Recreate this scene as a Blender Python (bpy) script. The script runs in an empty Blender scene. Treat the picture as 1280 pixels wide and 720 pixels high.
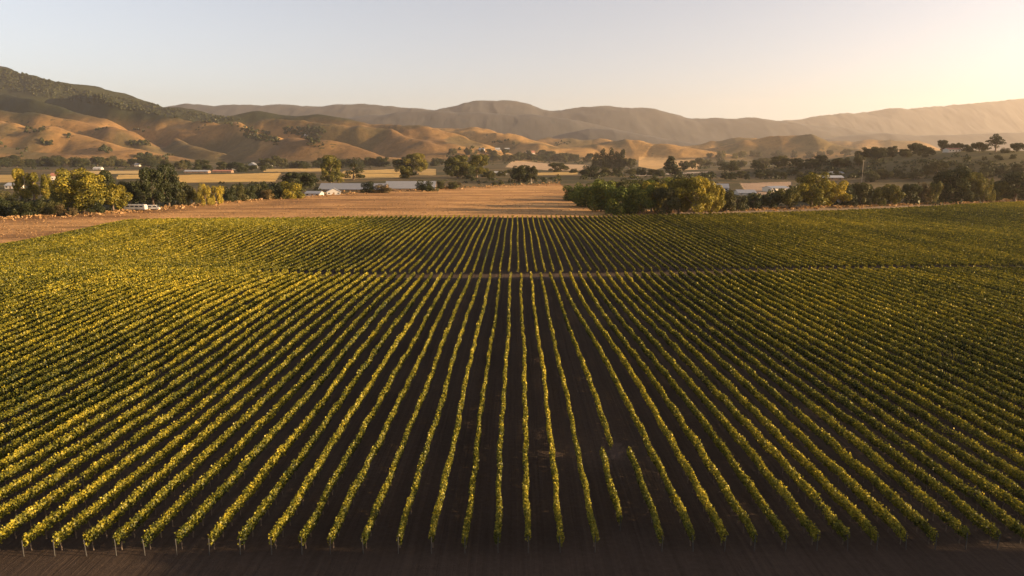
import bpy, bmesh, math, random
import numpy as np
from mathutils import Vector, Matrix

# ------------------------------------------------------------------ camera, sky, sun, exposure
R = math.radians
scene = bpy.context.scene
COL = scene.collection
CAM_H, PITCH, YAW, FOC = 26.0, R(10.75), R(0.40), 853.333
cam_d = bpy.data.cameras.new("camera")
cam = bpy.data.objects.new("camera", cam_d)
COL.objects.link(cam)
cam_d.sensor_width = 36.0
cam_d.lens = 24.0
cam_d.clip_start = 0.5
cam_d.clip_end = 60000.0
cam.location = (0, 0, CAM_H)
cam.rotation_euler = (math.pi / 2 - PITCH, 0, YAW)
scene.camera = cam

SUN_AZ, SUN_EL = R(98), R(10.5)           # azimuth measured from +Y towards +X
world = bpy.data.worlds.new("World")
scene.world = world
world.use_nodes = True
wn = world.node_tree.nodes
bg = wn["Background"]
sky = wn.new("ShaderNodeTexSky")
sky.sky_type = 'NISHITA'
sky.sun_disc = False
sky.sun_elevation = SUN_EL
sky.sun_rotation = SUN_AZ
sky.altitude = 100
sky.air_density = 0.9
sky.dust_density = 0.5
sky.ozone_density = 2.0
hs = wn.new("ShaderNodeHueSaturation")
hs.inputs["Saturation"].default_value = 0.55
hs.inputs["Value"].default_value = 1.2
tint = wn.new("ShaderNodeMix")
tint.data_type = 'RGBA'
tint.blend_type = 'MULTIPLY'
tint.inputs["Factor"].default_value = 1.0
tint.inputs["B"].default_value = (1.0, 0.935, 0.915, 1)
world.node_tree.links.new(sky.outputs[0], hs.inputs["Color"])
world.node_tree.links.new(hs.outputs[0], tint.inputs["A"])
world.node_tree.links.new(tint.outputs["Result"], bg.inputs[0])
bg.inputs[1].default_value = 0.052
sun_d = bpy.data.lights.new("sun", 'SUN')
sun_d.energy = 5.0
sun_d.angle = R(0.5)
sun_d.color = (1.0, 0.68, 0.36)
sun = bpy.data.objects.new("sun", sun_d)
COL.objects.link(sun)
sdir = Vector((math.sin(SUN_AZ) * math.cos(SUN_EL), math.cos(SUN_AZ) * math.cos(SUN_EL), math.sin(SUN_EL)))
sun.rotation_euler = (-sdir).to_track_quat('-Z', 'Y').to_euler()
sun.location = (200, 60, 120)
scene.view_settings.view_transform = 'Standard'
scene.view_settings.look = 'None'
scene.view_settings.gamma = 1.0
scene.view_settings.exposure = 2.0
scene.view_settings.use_curve_mapping = False
scene.render.engine = 'CYCLES'
scene.cycles.use_denoising = True
scene.cycles.max_bounces = 6
scene.cycles.transparent_max_bounces = 4
scene.cycles.volume_bounces = 0
HAZE_DENSITY = 5.6e-5
HAZE_G = 0.5

# ------------------------------------------------------------------ helpers
rng = np.random.default_rng(7)
random.seed(7)
CT, ST = math.cos(PITCH), math.sin(PITCH)
CY, SY = math.cos(YAW), math.sin(YAW)

def tag(o, label=None, cat=None, group=None, kind=None):
    if label: o["label"] = label
    if cat: o["category"] = cat
    if group: o["group"] = group
    if kind: o["kind"] = kind
    return o

def link(o, parent=None):
    COL.objects.link(o)
    if parent is not None:
        o.parent = parent
    return o

def empty(name, loc, rz=0.0):
    o = bpy.data.objects.new(name, None)
    COL.objects.link(o)
    o.location = loc
    o.rotation_euler = (0, 0, rz)
    o.empty_display_size = 0.5
    return o

def copy_tree(o, parent=None):
    c = o.copy()
    COL.objects.link(c)
    c.parent = parent
    for ch in list(o.children):
        copy_tree(ch, c)
    return c

def ordinal(n):
    return "%d%s" % (n, "th" if 10 <= n % 100 <= 20 else {1: "st", 2: "nd", 3: "rd"}.get(n % 10, "th"))

def project(X, Y, Z):
    """world -> pixel of a 1280x720 frame"""
    x = CY * X + SY * Y
    y = -SY * X + CY * Y
    z = Z - CAM_H
    d = y * CT - z * ST
    d = np.where(np.abs(d) < 1e-3, 1e-3, d)
    u = y * ST + z * CT
    return 640 + FOC * x / d, 360 - FOC * u / d, d

def ray(px, py):
    a, b = (px - 640) / FOC, (360 - py) / FOC
    x, y, z = a, CT + b * ST, -ST + b * CT
    return np.array([CY * x - SY * y, SY * x + CY * y, z])

def at_depth(px, py, Y):
    """point on the sight line through a pixel at ground distance Y"""
    r = ray(px, py)
    t = Y / r[1]
    return np.array([r[0] * t, Y, CAM_H + r[2] * t])

# numpy value noise
def _hash(ix, iy, seed):
    n = (ix.astype(np.int64) * 374761393 + iy.astype(np.int64) * 668265263 + seed * 2147483647) & 0xFFFFFFFF
    n = ((n ^ (n >> 13)) * 1274126177) & 0xFFFFFFFF
    n = n ^ (n >> 16)
    return (n & 0xFFFF) / 65535.0

def vnoise(x, y, seed=0):
    x0, y0 = np.floor(x), np.floor(y)
    fx, fy = x - x0, y - y0
    fx, fy = fx * fx * fx * (fx * (fx * 6 - 15) + 10), fy * fy * fy * (fy * (fy * 6 - 15) + 10)
    a, b = _hash(x0, y0, seed), _hash(x0 + 1, y0, seed)
    c, d = _hash(x0, y0 + 1, seed), _hash(x0 + 1, y0 + 1, seed)
    return (a + (b - a) * fx) * (1 - fy) + (c + (d - c) * fx) * fy

def fbm(x, y, seed=0, octv=4, gain=0.5):
    s, a, t = 0.0, 1.0, 0.0
    for i in range(octv):
        s = s + a * vnoise(x * 2 ** i + 17.3 * i, y * 2 ** i - 9.1 * i, seed + i)
        t += a
        a *= gain
    return s / t * 2 - 1

# ------------------------------------------------------------------ terrain
def sstep(a, b, x):
    t = np.clip((x - a) / (b - a), 0, 1)
    return t * t * (3 - 2 * t)

# each spur: crest as (px, py, distance), half width in metres
SPURS = [
    ([(-120, 60, 3900), (-40, 76, 3800), (0, 85, 3750), (60, 98, 3700), (130, 114, 3650), (200, 132, 3600), (260, 143, 3550), (330, 156, 3500), (420, 176, 3400)], 560),
    ([(-140, 100, 3000), (0, 118, 2850), (70, 133, 2700), (125, 150, 2550)], 150),
    ([(60, 122, 3200), (85, 121, 3150), (112, 129, 3050), (150, 142, 2900)], 110),
    ([(120, 135, 3150), (145, 129, 3000), (185, 137, 2900), (225, 149, 2800), (250, 160, 2700)], 190),
    ([(-140, 120, 2600), (0, 138, 2500), (55, 146, 2450), (100, 157, 2400), (135, 166, 2330)], 130),
    ([(-140, 138, 2250), (0, 150, 2200), (50, 159, 2150), (110, 174, 2080), (160, 186, 2020), (205, 196, 1960)], 140),
    ([(60, 168, 2500), (110, 171, 2450), (150, 178, 2350), (190, 189, 2250)], 100),
    ([(-140, 172, 1950), (0, 187, 1900), (60, 191, 1900), (120, 199, 1880)], 110),
    ([(190, 178, 2500), (215, 179, 2400), (250, 186, 2300), (275, 192, 2250)], 90),
    ([(235, 166, 3100), (275, 150, 3150), (330, 143, 3200), (400, 145, 3150), (440, 149, 3100), (485, 157, 3000), (530, 169, 2800), (570, 180, 2600)], 260),
    ([(330, 152, 2900), (380, 150, 2850), (440, 160, 2750), (480, 171, 2650), (520, 182, 2500)], 130),
    ([(250, 160, 2700), (285, 156, 2650), (310, 166, 2550), (330, 174, 2450)], 130),
    ([(290, 192, 2500), (330, 183, 2400), (370, 172, 2300), (420, 178, 2200), (455, 186, 2120), (490, 196, 2050)], 130),
    ([(470, 172, 3500), (520, 161, 3500), (565, 160, 3500), (600, 163, 3400), (640, 173, 3250), (680, 182, 3050), (720, 190, 2900)], 230),
    ([(500, 176, 2900), (540, 172, 2850), (580, 176, 2800), (610, 186, 2650)], 120),
    ([(560, 174, 3400), (620, 178, 3200), (680, 186, 3000)], 110),
    ([(690, 192, 2900), (730, 181, 3000), (780, 176, 3000), (820, 179, 2950), (860, 187, 2850), (900, 192, 2800)], 170),
    ([(620, 184, 3900), (680, 176, 4000), (740, 177, 4000), (800, 183, 3900)], 200),
    ([(830, 187, 3700), (880, 180, 3700), (920, 175, 3700), (950, 179, 3650), (980, 186, 3600)], 180),
    ([(900, 186, 3100), (940, 178, 3000), (968, 171, 3000), (1005, 172, 2950), (1035, 179, 2900), (1075, 187, 2800), (1120, 192, 2750)], 190),
    ([(1000, 183, 4300), (1060, 177, 4300), (1100, 176, 4300), (1150, 180, 4300)], 240),
]
_SP = []
for pts, w in SPURS:
    P = np.array([at_depth(*p) for p in pts])
    if w > 400:                                   # the back ridge: gentle foot
        pass
    _SP.append((P, float(w)))

def rise(Y):
    return 6.0 * (1 - np.exp(-np.maximum(0, Y - 150) * 0.0094 / 6.0))

def height(X, Y):
    X = np.asarray(X, float)
    Y = np.asarray(Y, float)
    h = rise(Y)
    # vineyard roll, strongest on the left
    e = np.exp(-((X + 95) / 60.0) ** 2)
    h = h + 0.9 * e * np.sin((Y - 70) / 17.0 + X / 40.0) * sstep(40, 80, Y) * (1 - sstep(240, 330, Y))
    h = h + 0.35 * np.sin(X / 21.0 + 0.6) * np.sin(Y / 27.0) * sstep(60, 110, Y) * (1 - sstep(260, 330, Y))
    # right plateau
    pl = 1.0 / (1.0 + (np.abs((Y - 800) / 190.0)) ** 4)
    pl = pl * sstep(250, 520, X + 0.25 * (Y - 800)) * (1 - 0.5 * sstep(1000, 1600, X))
    h = h + 31.0 * pl * (1 + 0.06 * fbm(X / 90.0, Y / 90.0, 5, 3))
    # hills
    m = (np.hypot(X, Y) > 1000)
    if np.any(m):
        x, y = X[m] if X.ndim else X.reshape(1), Y[m] if Y.ndim else Y.reshape(1)
        wx = x + 70 * fbm(x / 420.0, y / 420.0, 11, 3)
        wy = y + 70 * fbm(x / 420.0, y / 420.0, 23, 3)
        acc = np.zeros_like(x)
        for P, w in _SP:
            best = np.full_like(x, 1e9)
            crest = np.zeros_like(x)
            for a, b in zip(P[:-1], P[1:]):
                d = b[:2] - a[:2]
                t = np.clip(((wx - a[0]) * d[0] + (wy - a[1]) * d[1]) / (d @ d), 0, 1)
                q = np.hypot(wx - a[0] - t * d[0], wy - a[1] - t * d[1])
                c = a[2] + t * (b[2] - a[2])
                s = q < best
                best = np.where(s, q, best)
                crest = np.where(s, c, crest)
            f = np.maximum(crest - 6, 0) * np.exp(-(best / (0.85 * w)) ** 1.8)
            acc = acc + f ** 3.5
        acc = acc ** (1 / 3.5)
        acc = acc * (1 + 0.17 * fbm(x / 170.0, y / 170.0, 31, 4) * (1 - 0.6 * sstep(120, 200, acc)) + 0.42 * (1 - sstep(90, 170, acc)) * (0.35 - np.abs(fbm(wx / 260.0 + 0.25 * wy / 260.0, wy / 420.0, 37, 3))))
        roll = 5.0 * (0.5 + 0.5 * fbm(x / 260.0, y / 260.0, 41, 3)) * sstep(1500, 2200, y)
        hh = np.array(h, float).reshape(X.shape) if X.ndim else np.array([h])
        if X.ndim:
            hh[m] = hh[m] + acc + roll
            h = hh
        else:
            h = (hh + acc + roll)[0]
    return h

def hit(px, py, tmin=25.0, tmax=9000.0):
    """where the sight line through a pixel meets the ground"""
    r = ray(px, py)
    n = math.hypot(r[0], r[1])
    t = np.geomspace(tmin, tmax, 220) / n
    g = height(r[0] * t, r[1] * t) - (CAM_H + r[2] * t)
    k = np.argmax(g > 0)
    if g[k] > 0 and k > 0:                       # refine inside the crossing interval
        t = np.linspace(t[k - 1], t[k], 24)
        g = height(r[0] * t, r[1] * t) - (CAM_H + r[2] * t)
        k = max(1, np.argmax(g > 0))
    if not g[k] > 0:
        k = len(t) - 1
    if k > 0:
        f = g[k - 1] / (g[k - 1] - g[k]) if g[k] != g[k - 1] else 0
        tt = t[k - 1] + (t[k] - t[k - 1]) * np.clip(f, 0, 1)
    else:
        tt = t[0]
    x, y = r[0] * tt, r[1] * tt
    return x, y, float(height(np.array([x]), np.array([y]))[0])

def hit_many(px, py, tmin=25.0, tmax=9000.0, steps=160):
    px, py = np.asarray(px, float), np.asarray(py, float)
    a, b = (px - 640) / FOC, (360 - py) / FOC
    x, y, z = a, CT + b * ST, -ST + b * CT
    rx, ry, rz = CY * x - SY * y, SY * x + CY * y, z
    n = np.hypot(rx, ry)
    lo = np.full(len(px), tmin)
    hi = np.full(len(px), tmax)
    for it, k in ((0, steps), (1, 14), (2, 8)):
        f = np.linspace(0, 1, k)[None, :]
        t = (lo[:, None] * (hi / lo)[:, None] ** f) / n[:, None]
        g = height((rx[:, None] * t).ravel(), (ry[:, None] * t).ravel()).reshape(t.shape) > CAM_H + rz[:, None] * t
        j = np.where(g.any(1), np.maximum(1, g.argmax(1)), k - 1)
        i = np.arange(len(px))
        lo, hi = t[i, j - 1] * n, t[i, j] * n
    t = hi / n
    X, Y = rx * t, ry * t
    return X, Y, height(X, Y)

def in_poly(u, v, poly):
    ins = np.zeros(u.shape, bool)
    n = len(poly)
    for i in range(n):
        x1, y1 = poly[i]
        x2, y2 = poly[(i + 1) % n]
        if y1 == y2:
            continue
        c = ((y1 > v) != (y2 > v)) & (u < (x2 - x1) * (v - y1) / (y2 - y1) + x1)
        ins ^= c
    return ins

# ------------------------------------------------------------------ materials
def new_mat(name):
    m = bpy.data.materials.new(name)
    m.use_nodes = True
    nt = m.node_tree
    for n in list(nt.nodes):
        nt.nodes.remove(n)
    out = nt.nodes.new("ShaderNodeOutputMaterial")
    return m, nt, out

def N(nt, t, **kw):
    n = nt.nodes.new(t)
    for k, v in kw.items():
        setattr(n, k, v)
    return n

def simple_mat(name, col, rough=0.8, var=0.15, scale=3.0, metallic=0.0):
    m, nt, out = new_mat(name)
    b = N(nt, "ShaderNodeBsdfPrincipled")
    tc = N(nt, "ShaderNodeTexCoord")
    ns = N(nt, "ShaderNodeTexNoise")
    ns.inputs["Scale"].default_value = scale
    ns.inputs["Detail"].default_value = 5
    nt.links.new(tc.outputs["Object"], ns.inputs["Vector"])
    mx = N(nt, "ShaderNodeMix", data_type='RGBA')
    mx.inputs["A"].default_value = (*[c * (1 - var) for c in col], 1)
    mx.inputs["B"].default_value = (*[min(1, c * (1 + var)) for c in col], 1)
    nt.links.new(ns.outputs["Fac"], mx.inputs["Factor"])
    nt.links.new(mx.outputs["Result"], b.inputs["Base Color"])
    b.inputs["Roughness"].default_value = rough
    b.inputs["Metallic"].default_value = metallic
    nt.links.new(b.outputs[0], out.inputs[0])
    return m

def leaf_mat(name, dark, mid, light, trans=0.35, posvar=None, gloss=0.06):
    """leaf material: every leaf has its own tone; optional slow drift of colour over the field"""
    m, nt, out = new_mat(name)
    at = N(nt, "ShaderNodeAttribute", attribute_name="tone")
    rmp = N(nt, "ShaderNodeValToRGB")
    e = rmp.color_ramp.elements
    e[0].position, e[0].color = 0.0, (*dark, 1)
    e[1].position, e[1].color = 1.0, (*light, 1)
    x = e.new(0.5)
    x.color = (*mid, 1)
    src = at.outputs["Fac"]
    if posvar:
        geo = N(nt, "ShaderNodeNewGeometry")
        ns = N(nt, "ShaderNodeTexNoise")
        ns.inputs["Scale"].default_value = posvar
        ns.inputs["Detail"].default_value = 4
        nt.links.new(geo.outputs["Position"], ns.inputs["Vector"])
        mr = N(nt, "ShaderNodeMapRange")
        mr.inputs["From Min"].default_value = 0.3
        mr.inputs["From Max"].default_value = 0.7
        mr.inputs["To Min"].default_value = -0.28
        mr.inputs["To Max"].default_value = 0.28
        nt.links.new(ns.outputs["Fac"], mr.inputs["Value"])
        ad = N(nt, "ShaderNodeMath", operation='ADD', use_clamp=True)
        nt.links.new(src, ad.inputs[0])
        nt.links.new(mr.outputs[0], ad.inputs[1])
        src = ad.outputs[0]
    else:
        oi = N(nt, "ShaderNodeObjectInfo")
        mr = N(nt, "ShaderNodeMapRange")
        mr.inputs["To Min"].default_value = -0.18
        mr.inputs["To Max"].default_value = 0.18
        nt.links.new(oi.outputs["Random"], mr.inputs["Value"])
        ad = N(nt, "ShaderNodeMath", operation='ADD', use_clamp=True)
        nt.links.new(src, ad.inputs[0])
        nt.links.new(mr.outputs[0], ad.inputs[1])
        src = ad.outputs[0]
    nt.links.new(src, rmp.inputs["Fac"])
    d = N(nt, "ShaderNodeBsdfDiffuse")
    t = N(nt, "ShaderNodeBsdfTranslucent")
    g = N(nt, "ShaderNodeBsdfGlossy")
    g.inputs["Roughness"].default_value = 0.5
    g.inputs["Color"].default_value = (0.8, 0.8, 0.8, 1)
    nt.links.new(rmp.outputs["Color"], d.inputs["Color"])
    nt.links.new(rmp.outputs["Color"], t.inputs["Color"])
    m1 = N(nt, "ShaderNodeMixShader")
    m1.inputs[0].default_value = trans
    nt.links.new(d.outputs[0], m1.inputs[1])
    nt.links.new(t.outputs[0], m1.inputs[2])
    m2 = N(nt, "ShaderNodeMixShader")
    m2.inputs[0].default_value = gloss * 0.35
    nt.links.new(m1.outputs[0], m2.inputs[1])
    nt.links.new(g.outputs[0], m2.inputs[2])
    nt.links.new(m2.outputs[0], out.inputs[0])
    return m

M = {}
M["vine"] = leaf_mat("vine_leaf", (0.020, 0.032, 0.005), (0.165, 0.155, 0.014), (0.46, 0.36, 0.030), 0.20, posvar=0.02)
M["vine_far"] = leaf_mat("vine_leaf_far", (0.022, 0.034, 0.005), (0.165, 0.155, 0.014), (0.44, 0.345, 0.030), 0.32, posvar=0.012)
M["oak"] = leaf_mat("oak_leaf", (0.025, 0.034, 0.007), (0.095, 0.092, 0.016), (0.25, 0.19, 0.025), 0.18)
M["gold"] = leaf_mat("sunlit_gold_leaf", (0.055, 0.060, 0.008), (0.21, 0.175, 0.020), (0.46, 0.33, 0.030), 0.2)  # yellow foliage, with sun on the lit crowns put into its brighter colour
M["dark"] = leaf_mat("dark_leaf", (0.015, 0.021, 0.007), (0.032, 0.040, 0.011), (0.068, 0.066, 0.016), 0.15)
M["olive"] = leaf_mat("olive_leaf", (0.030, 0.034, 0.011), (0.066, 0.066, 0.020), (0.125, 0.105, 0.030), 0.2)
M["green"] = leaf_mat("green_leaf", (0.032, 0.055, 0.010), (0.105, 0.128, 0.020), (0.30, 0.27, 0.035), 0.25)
M["brown"] = leaf_mat("brown_leaf", (0.05, 0.038, 0.015), (0.11, 0.08, 0.03), (0.2, 0.14, 0.05), 0.2)
M["straw"] = leaf_mat("dry_straw", (0.16, 0.09, 0.035), (0.34, 0.2, 0.085), (0.5, 0.33, 0.15), 0.3)
M["bark"] = simple_mat("bark", (0.14, 0.10, 0.07), 0.9, 0.3, 2)
M["palebark"] = simple_mat("pale_bark", (0.42, 0.34, 0.24), 0.85, 0.2, 2)
M["post"] = simple_mat("weathered_post", (0.045, 0.043, 0.041), 0.7, 0.2, 8)
M["vinewood"] = simple_mat("vine_wood", (0.10, 0.075, 0.055), 0.9, 0.3, 8)
M["white"] = simple_mat("white_paint", (0.40, 0.39, 0.37), 0.5, 0.04, 1)
M["cream"] = simple_mat("cream_render", (0.62, 0.55, 0.45), 0.85, 0.08, 1)
M["metal_roof"] = simple_mat("pale_metal_roof", (0.20, 0.207, 0.225), 0.45, 0.10, 0.4)
M["grey_roof"] = simple_mat("grey_roof", (0.30, 0.31, 0.33), 0.6, 0.15, 0.5)
M["red_roof"] = simple_mat("red_brown_roof", (0.30, 0.13, 0.08), 0.8, 0.2, 1)
M["timber"] = simple_mat("brown_timber", (0.20, 0.13, 0.08), 0.85, 0.25, 1)
M["window"] = simple_mat("dark_window_glass", (0.03, 0.035, 0.045), 0.12, 0.1, 1)
M["tyre"] = simple_mat("tyre_rubber", (0.025, 0.025, 0.025), 0.9, 0.1, 3)
M["grey"] = simple_mat("grey_metal", (0.4, 0.41, 0.43), 0.4, 0.1, 2, 0.4)

def ground_mat():
    m, nt, out = new_mat("ground_cover")
    L = nt.links.new
    geo = N(nt, "ShaderNodeNewGeometry")
    cov = N(nt, "ShaderNodeAttribute", attribute_name="cover")       # land-cover albedo
    msk = N(nt, "ShaderNodeAttribute", attribute_name="kinds")       # r: tilled soil, g: scrubby, b: dry grass
    sep = N(nt, "ShaderNodeSeparateColor")
    L(msk.outputs["Color"], sep.inputs[0])
    def noise(scale, detail=6, rough=0.6, vec=None):
        n = N(nt, "ShaderNodeTexNoise")
        n.inputs["Scale"].default_value = scale
        n.inputs["Detail"].default_value = detail
        n.inputs["Roughness"].default_value = rough
        L(vec or geo.outputs["Position"], n.inputs["Vector"])
        return n.outputs["Fac"]
    def rng_(v, a, b, c, d):
        r = N(nt, "ShaderNodeMapRange")
        r.inputs["From Min"].default_value, r.inputs["From Max"].default_value = a, b
        r.inputs["To Min"].default_value, r.inputs["To Max"].default_value = c, d
        L(v, r.inputs["Value"])
        return r.outputs[0]
    def mul(a, b):
        n = N(nt, "ShaderNodeMath", operation='MULTIPLY')
        L(a, n.inputs[0])
        if isinstance(b, float): n.inputs[1].default_value = b
        else: L(b, n.inputs[1])
        return n.outputs[0]
    def add(a, b):
        n = N(nt, "ShaderNodeMath", operation='ADD')
        L(a, n.inputs[0])
        if isinstance(b, float): n.inputs[1].default_value = b
        else: L(b, n.inputs[1])
        return n.outputs[0]
    def mix(f, a, b):
        n = N(nt, "ShaderNodeMix", data_type='RGBA')
        L(f, n.inputs["Factor"])
        for s, v in (("A", a), ("B", b)):
            if isinstance(v, tuple): n.inputs[s].default_value = (*v, 1)
            else: L(v, n.inputs[s])
        return n.outputs["Result"]
    # stretched coordinates
    def stretch(sx, sy):
        mp = N(nt, "ShaderNodeMapping")
        mp.inputs["Scale"].default_value = (sx, sy, 1)
        L(geo.outputs["Position"], mp.inputs["Vector"])
        return mp.outputs[0]
    # soil: wheel and harrow lines running along the rows, clods
    furrow = noise(1.0, 4, 0.7, stretch(2.6, 0.03))
    clod = noise(2.2, 8, 0.75)
    broad = noise(0.05, 4)
    soil_v = add(mul(furrow, 0.8), mul(clod, 0.7))
    soil_v = rng_(soil_v, 0.45, 1.05, 0.55, 1.45)
    soil_v = mul(soil_v, rng_(broad, 0.3, 0.7, 0.8, 1.2))
    # dry grass: streaky mowing lines plus patches
    mow = noise(1.0, 5, 0.65, stretch(0.02, 0.16))
    patch = noise(0.035, 7, 0.62)
    tuft = noise(0.6, 7, 0.75)
    dry_v = add(add(mul(mow, 0.9), mul(patch, 0.6)), mul(tuft, 0.5))
    dry_v = rng_(dry_v, 0.72, 1.22, 0.40, 1.5)
    # scrub and hill grass
    scr = noise(0.012, 9, 0.7)
    scr2 = noise(0.06, 7, 0.7)
    scr_v = rng_(add(mul(scr, 0.6), mul(scr2, 0.5)), 0.4, 0.72, 0.6, 1.4)
    v = N(nt, "ShaderNodeMix", data_type='FLOAT')
    L(sep.outputs[0], v.inputs["Factor"]); L(scr_v, v.inputs["A"]); L(soil_v, v.inputs["B"])
    v2 = N(nt, "ShaderNodeMix", data_type='FLOAT')
    L(sep.outputs[2], v2.inputs["Factor"]); L(v.outputs["Result"], v2.inputs["A"]); L(dry_v, v2.inputs["B"])
    hsv = N(nt, "ShaderNodeVectorMath", operation='SCALE')
    L(cov.outputs["Color"], hsv.inputs[0]); L(v2.outputs["Result"], hsv.inputs["Scale"])
    # dark bushes dotted over scrubby ground
    vor = N(nt, "ShaderNodeTexVoronoi")
    vor.inputs["Scale"].default_value = 0.055
    L(geo.outputs["Position"], vor.inputs["Vector"])
    spot = rng_(vor.outputs["Distance"], 0.22, 0.34, 1.0, 0.0)
    cl = rng_(noise(0.006, 5, 0.6), 0.50, 0.62, 0.0, 1.0)
    bush = mul(mul(spot, cl), sep.outputs[1])
    colr = mix(bush, hsv.outputs[0], (0.045, 0.044, 0.020))
    b = N(nt, "ShaderNodeBsdfPrincipled")
    b.inputs["Roughness"].default_value = 0.95
    b.inputs["Specular IOR Level"].default_value = 0.1
    L(colr, b.inputs["Base Color"])
    # relief
    bh = add(mul(clod, 0.25), mul(furrow, 0.35))
    bh = mul(bh, sep.outputs[0])
    bd = mul(add(mul(tuft, 1.3), mul(mow, 0.6)), sep.outputs[2])
    bs = mul(mul(scr2, 5.0), rng_(sep.outputs[0], 0, 1, 1, 0))
    bs = mul(bs, rng_(sep.outputs[2], 0, 1, 1, 0))
    hgt = add(add(bh, bd), bs)
    bp = N(nt, "ShaderNodeBump")
    bp.inputs["Strength"].default_value = 0.8
    bp.inputs["Distance"].default_value = 0.6
    L(hgt, bp.inputs["Height"])
    L(bp.outputs[0], b.inputs["Normal"])
    L(b.outputs[0], out.inputs[0])
    return m
M["ground"] = ground_mat()

def mountain_mat(name, a, b_):
    m, nt, out = new_mat(name)
    geo = N(nt, "ShaderNodeNewGeometry")
    ns = N(nt, "ShaderNodeTexNoise")
    ns.inputs["Scale"].default_value = 0.004
    ns.inputs["Detail"].default_value = 9
    ns.inputs["Roughness"].default_value = 0.65
    nt.links.new(geo.outputs["Position"], ns.inputs["Vector"])
    r = N(nt, "ShaderNodeValToRGB")
    r.color_ramp.elements[0].position, r.color_ramp.elements[0].color = 0.4, (*a, 1)
    r.color_ramp.elements[1].position, r.color_ramp.elements[1].color = 0.62, (*b_, 1)
    nt.links.new(ns.outputs["Fac"], r.inputs["Fac"])
    b = N(nt, "ShaderNodeBsdfPrincipled")
    b.inputs["Roughness"].default_value = 0.95
    nt.links.new(r.outputs["Color"], b.inputs["Base Color"])
    nt.links.new(b.outputs[0], out.inputs[0])
    return m
M["mountain"] = mountain_mat("mountain_scrub", (0.018, 0.019, 0.019), (0.036, 0.032, 0.028))

# ------------------------------------------------------------------ mesh makers
def grid_mesh(name, V, nu, nv, mat, wrap=False):
    """V: (nu*nv,3) points, u fastest along axis 1"""
    idx = np.arange(nu * nv).reshape(nu, nv)
    if wrap:
        idx = np.concatenate([idx, idx[:1]], 0)
    a, b, c, d = idx[:-1, :-1], idx[1:, :-1], idx[1:, 1:], idx[:-1, 1:]
    F = np.stack([a, b, c, d], -1).reshape(-1, 4)
    return raw_mesh(name, V, F, mat, smooth=True)

def raw_mesh(name, V, F, mat, smooth=False, tone=None):
    me = bpy.data.meshes.new(name)
    k = F.shape[1]
    me.vertices.add(len(V))
    me.vertices.foreach_set("co", np.ascontiguousarray(V, np.float32).ravel())
    me.loops.add(F.size)
    me.loops.foreach_set("vertex_index", np.ascontiguousarray(F, np.int32).ravel())
    me.polygons.add(len(F))
    me.polygons.foreach_set("loop_start", np.arange(0, F.size, k, dtype=np.int32))
    me.polygons.foreach_set("loop_total", np.full(len(F), k, np.int32))
    if smooth:
        me.polygons.foreach_set("use_smooth", np.ones(len(F), bool))
    if tone is not None:
        at = me.attributes.new("tone", 'FLOAT', 'FACE')
        at.data.foreach_set("value", np.ascontiguousarray(tone, np.float32))
    me.update()
    me.validate()
    me.materials.append(mat)
    return me

def unit(v):
    return v / np.maximum(np.linalg.norm(v, axis=-1, keepdims=True), 1e-9)

def leaves(cen, nor, size, rg, long=1.25):
    """one kite-shaped leaf per centre"""
    n = len(cen)
    nor = unit(nor)
    t = unit(np.cross(nor, rg.normal(size=(n, 3))))
    b = np.cross(nor, t)
    s = size[:, None] if np.ndim(size) else np.full((n, 1), size)
    w = s * 0.5
    l = s * 0.5 * long
    V = np.empty((n, 4, 3))
    V[:, 0] = cen - t * l
    V[:, 1] = cen + b * w - t * l * 0.1 + nor * w * 0.25
    V[:, 2] = cen + t * l
    V[:, 3] = cen - b * w - t * l * 0.1 + nor * w * 0.25
    return V.reshape(-1, 3), np.arange(n * 4).reshape(n, 4)

def bm_obj(name, bm, mat, parent=None, smooth=False):
    me = bpy.data.meshes.new(name)
    bmesh.ops.recalc_face_normals(bm, faces=bm.faces[:])
    bm.to_mesh(me)
    bm.free()
    for m in (mat if isinstance(mat, (list, tuple)) else [mat]):
        me.materials.append(m)
    if smooth:
        for p in me.polygons: p.use_smooth = True
    o = bpy.data.objects.new(name, me)
    return link(o, parent)

def add_box(bm, c, s, rz=0.0, bevel=0.0):
    r = bmesh.ops.create_cube(bm, size=1.0)
    vs = r["verts"]
    bmesh.ops.scale(bm, vec=s, verts=vs)
    if bevel:
        es = list({e for v in vs for e in v.link_edges})
        rr = bmesh.ops.bevel(bm, geom=es, offset=bevel, segments=2, affect='EDGES', profile=0.6)
        vs = list({v for f in rr["faces"] for v in f.verts} | {v for v in vs if v.is_valid})
    if rz: bmesh.ops.rotate(bm, cent=(0, 0, 0), matrix=Matrix.Rotation(rz, 3, 'Z'), verts=vs)
    bmesh.ops.translate(bm, vec=c, verts=vs)

def add_tube(bm, pts, rad, seg=7):
    """tapered tube through points"""
    rings = []
    n = len(pts)
    for i, p in enumerate(pts):
        p = Vector(p)
        d = (Vector(pts[min(i + 1, n - 1)]) - Vector(pts[max(i - 1, 0)])).normalized()
        u = d.orthogonal().normalized()
        w = d.cross(u)
        rings.append([bm.verts.new(p + (u * math.cos(2 * math.pi * k / seg) + w * math.sin(2 * math.pi * k / seg)) * rad[i]) for k in range(seg)])
    for a, b in zip(rings[:-1], rings[1:]):
        for k in range(seg):
            bm.faces.new((a[k], a[(k + 1) % seg], b[(k + 1) % seg], b[k]))
    bm.faces.new(rings[0][::-1])
    bm.faces.new(rings[-1])

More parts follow.
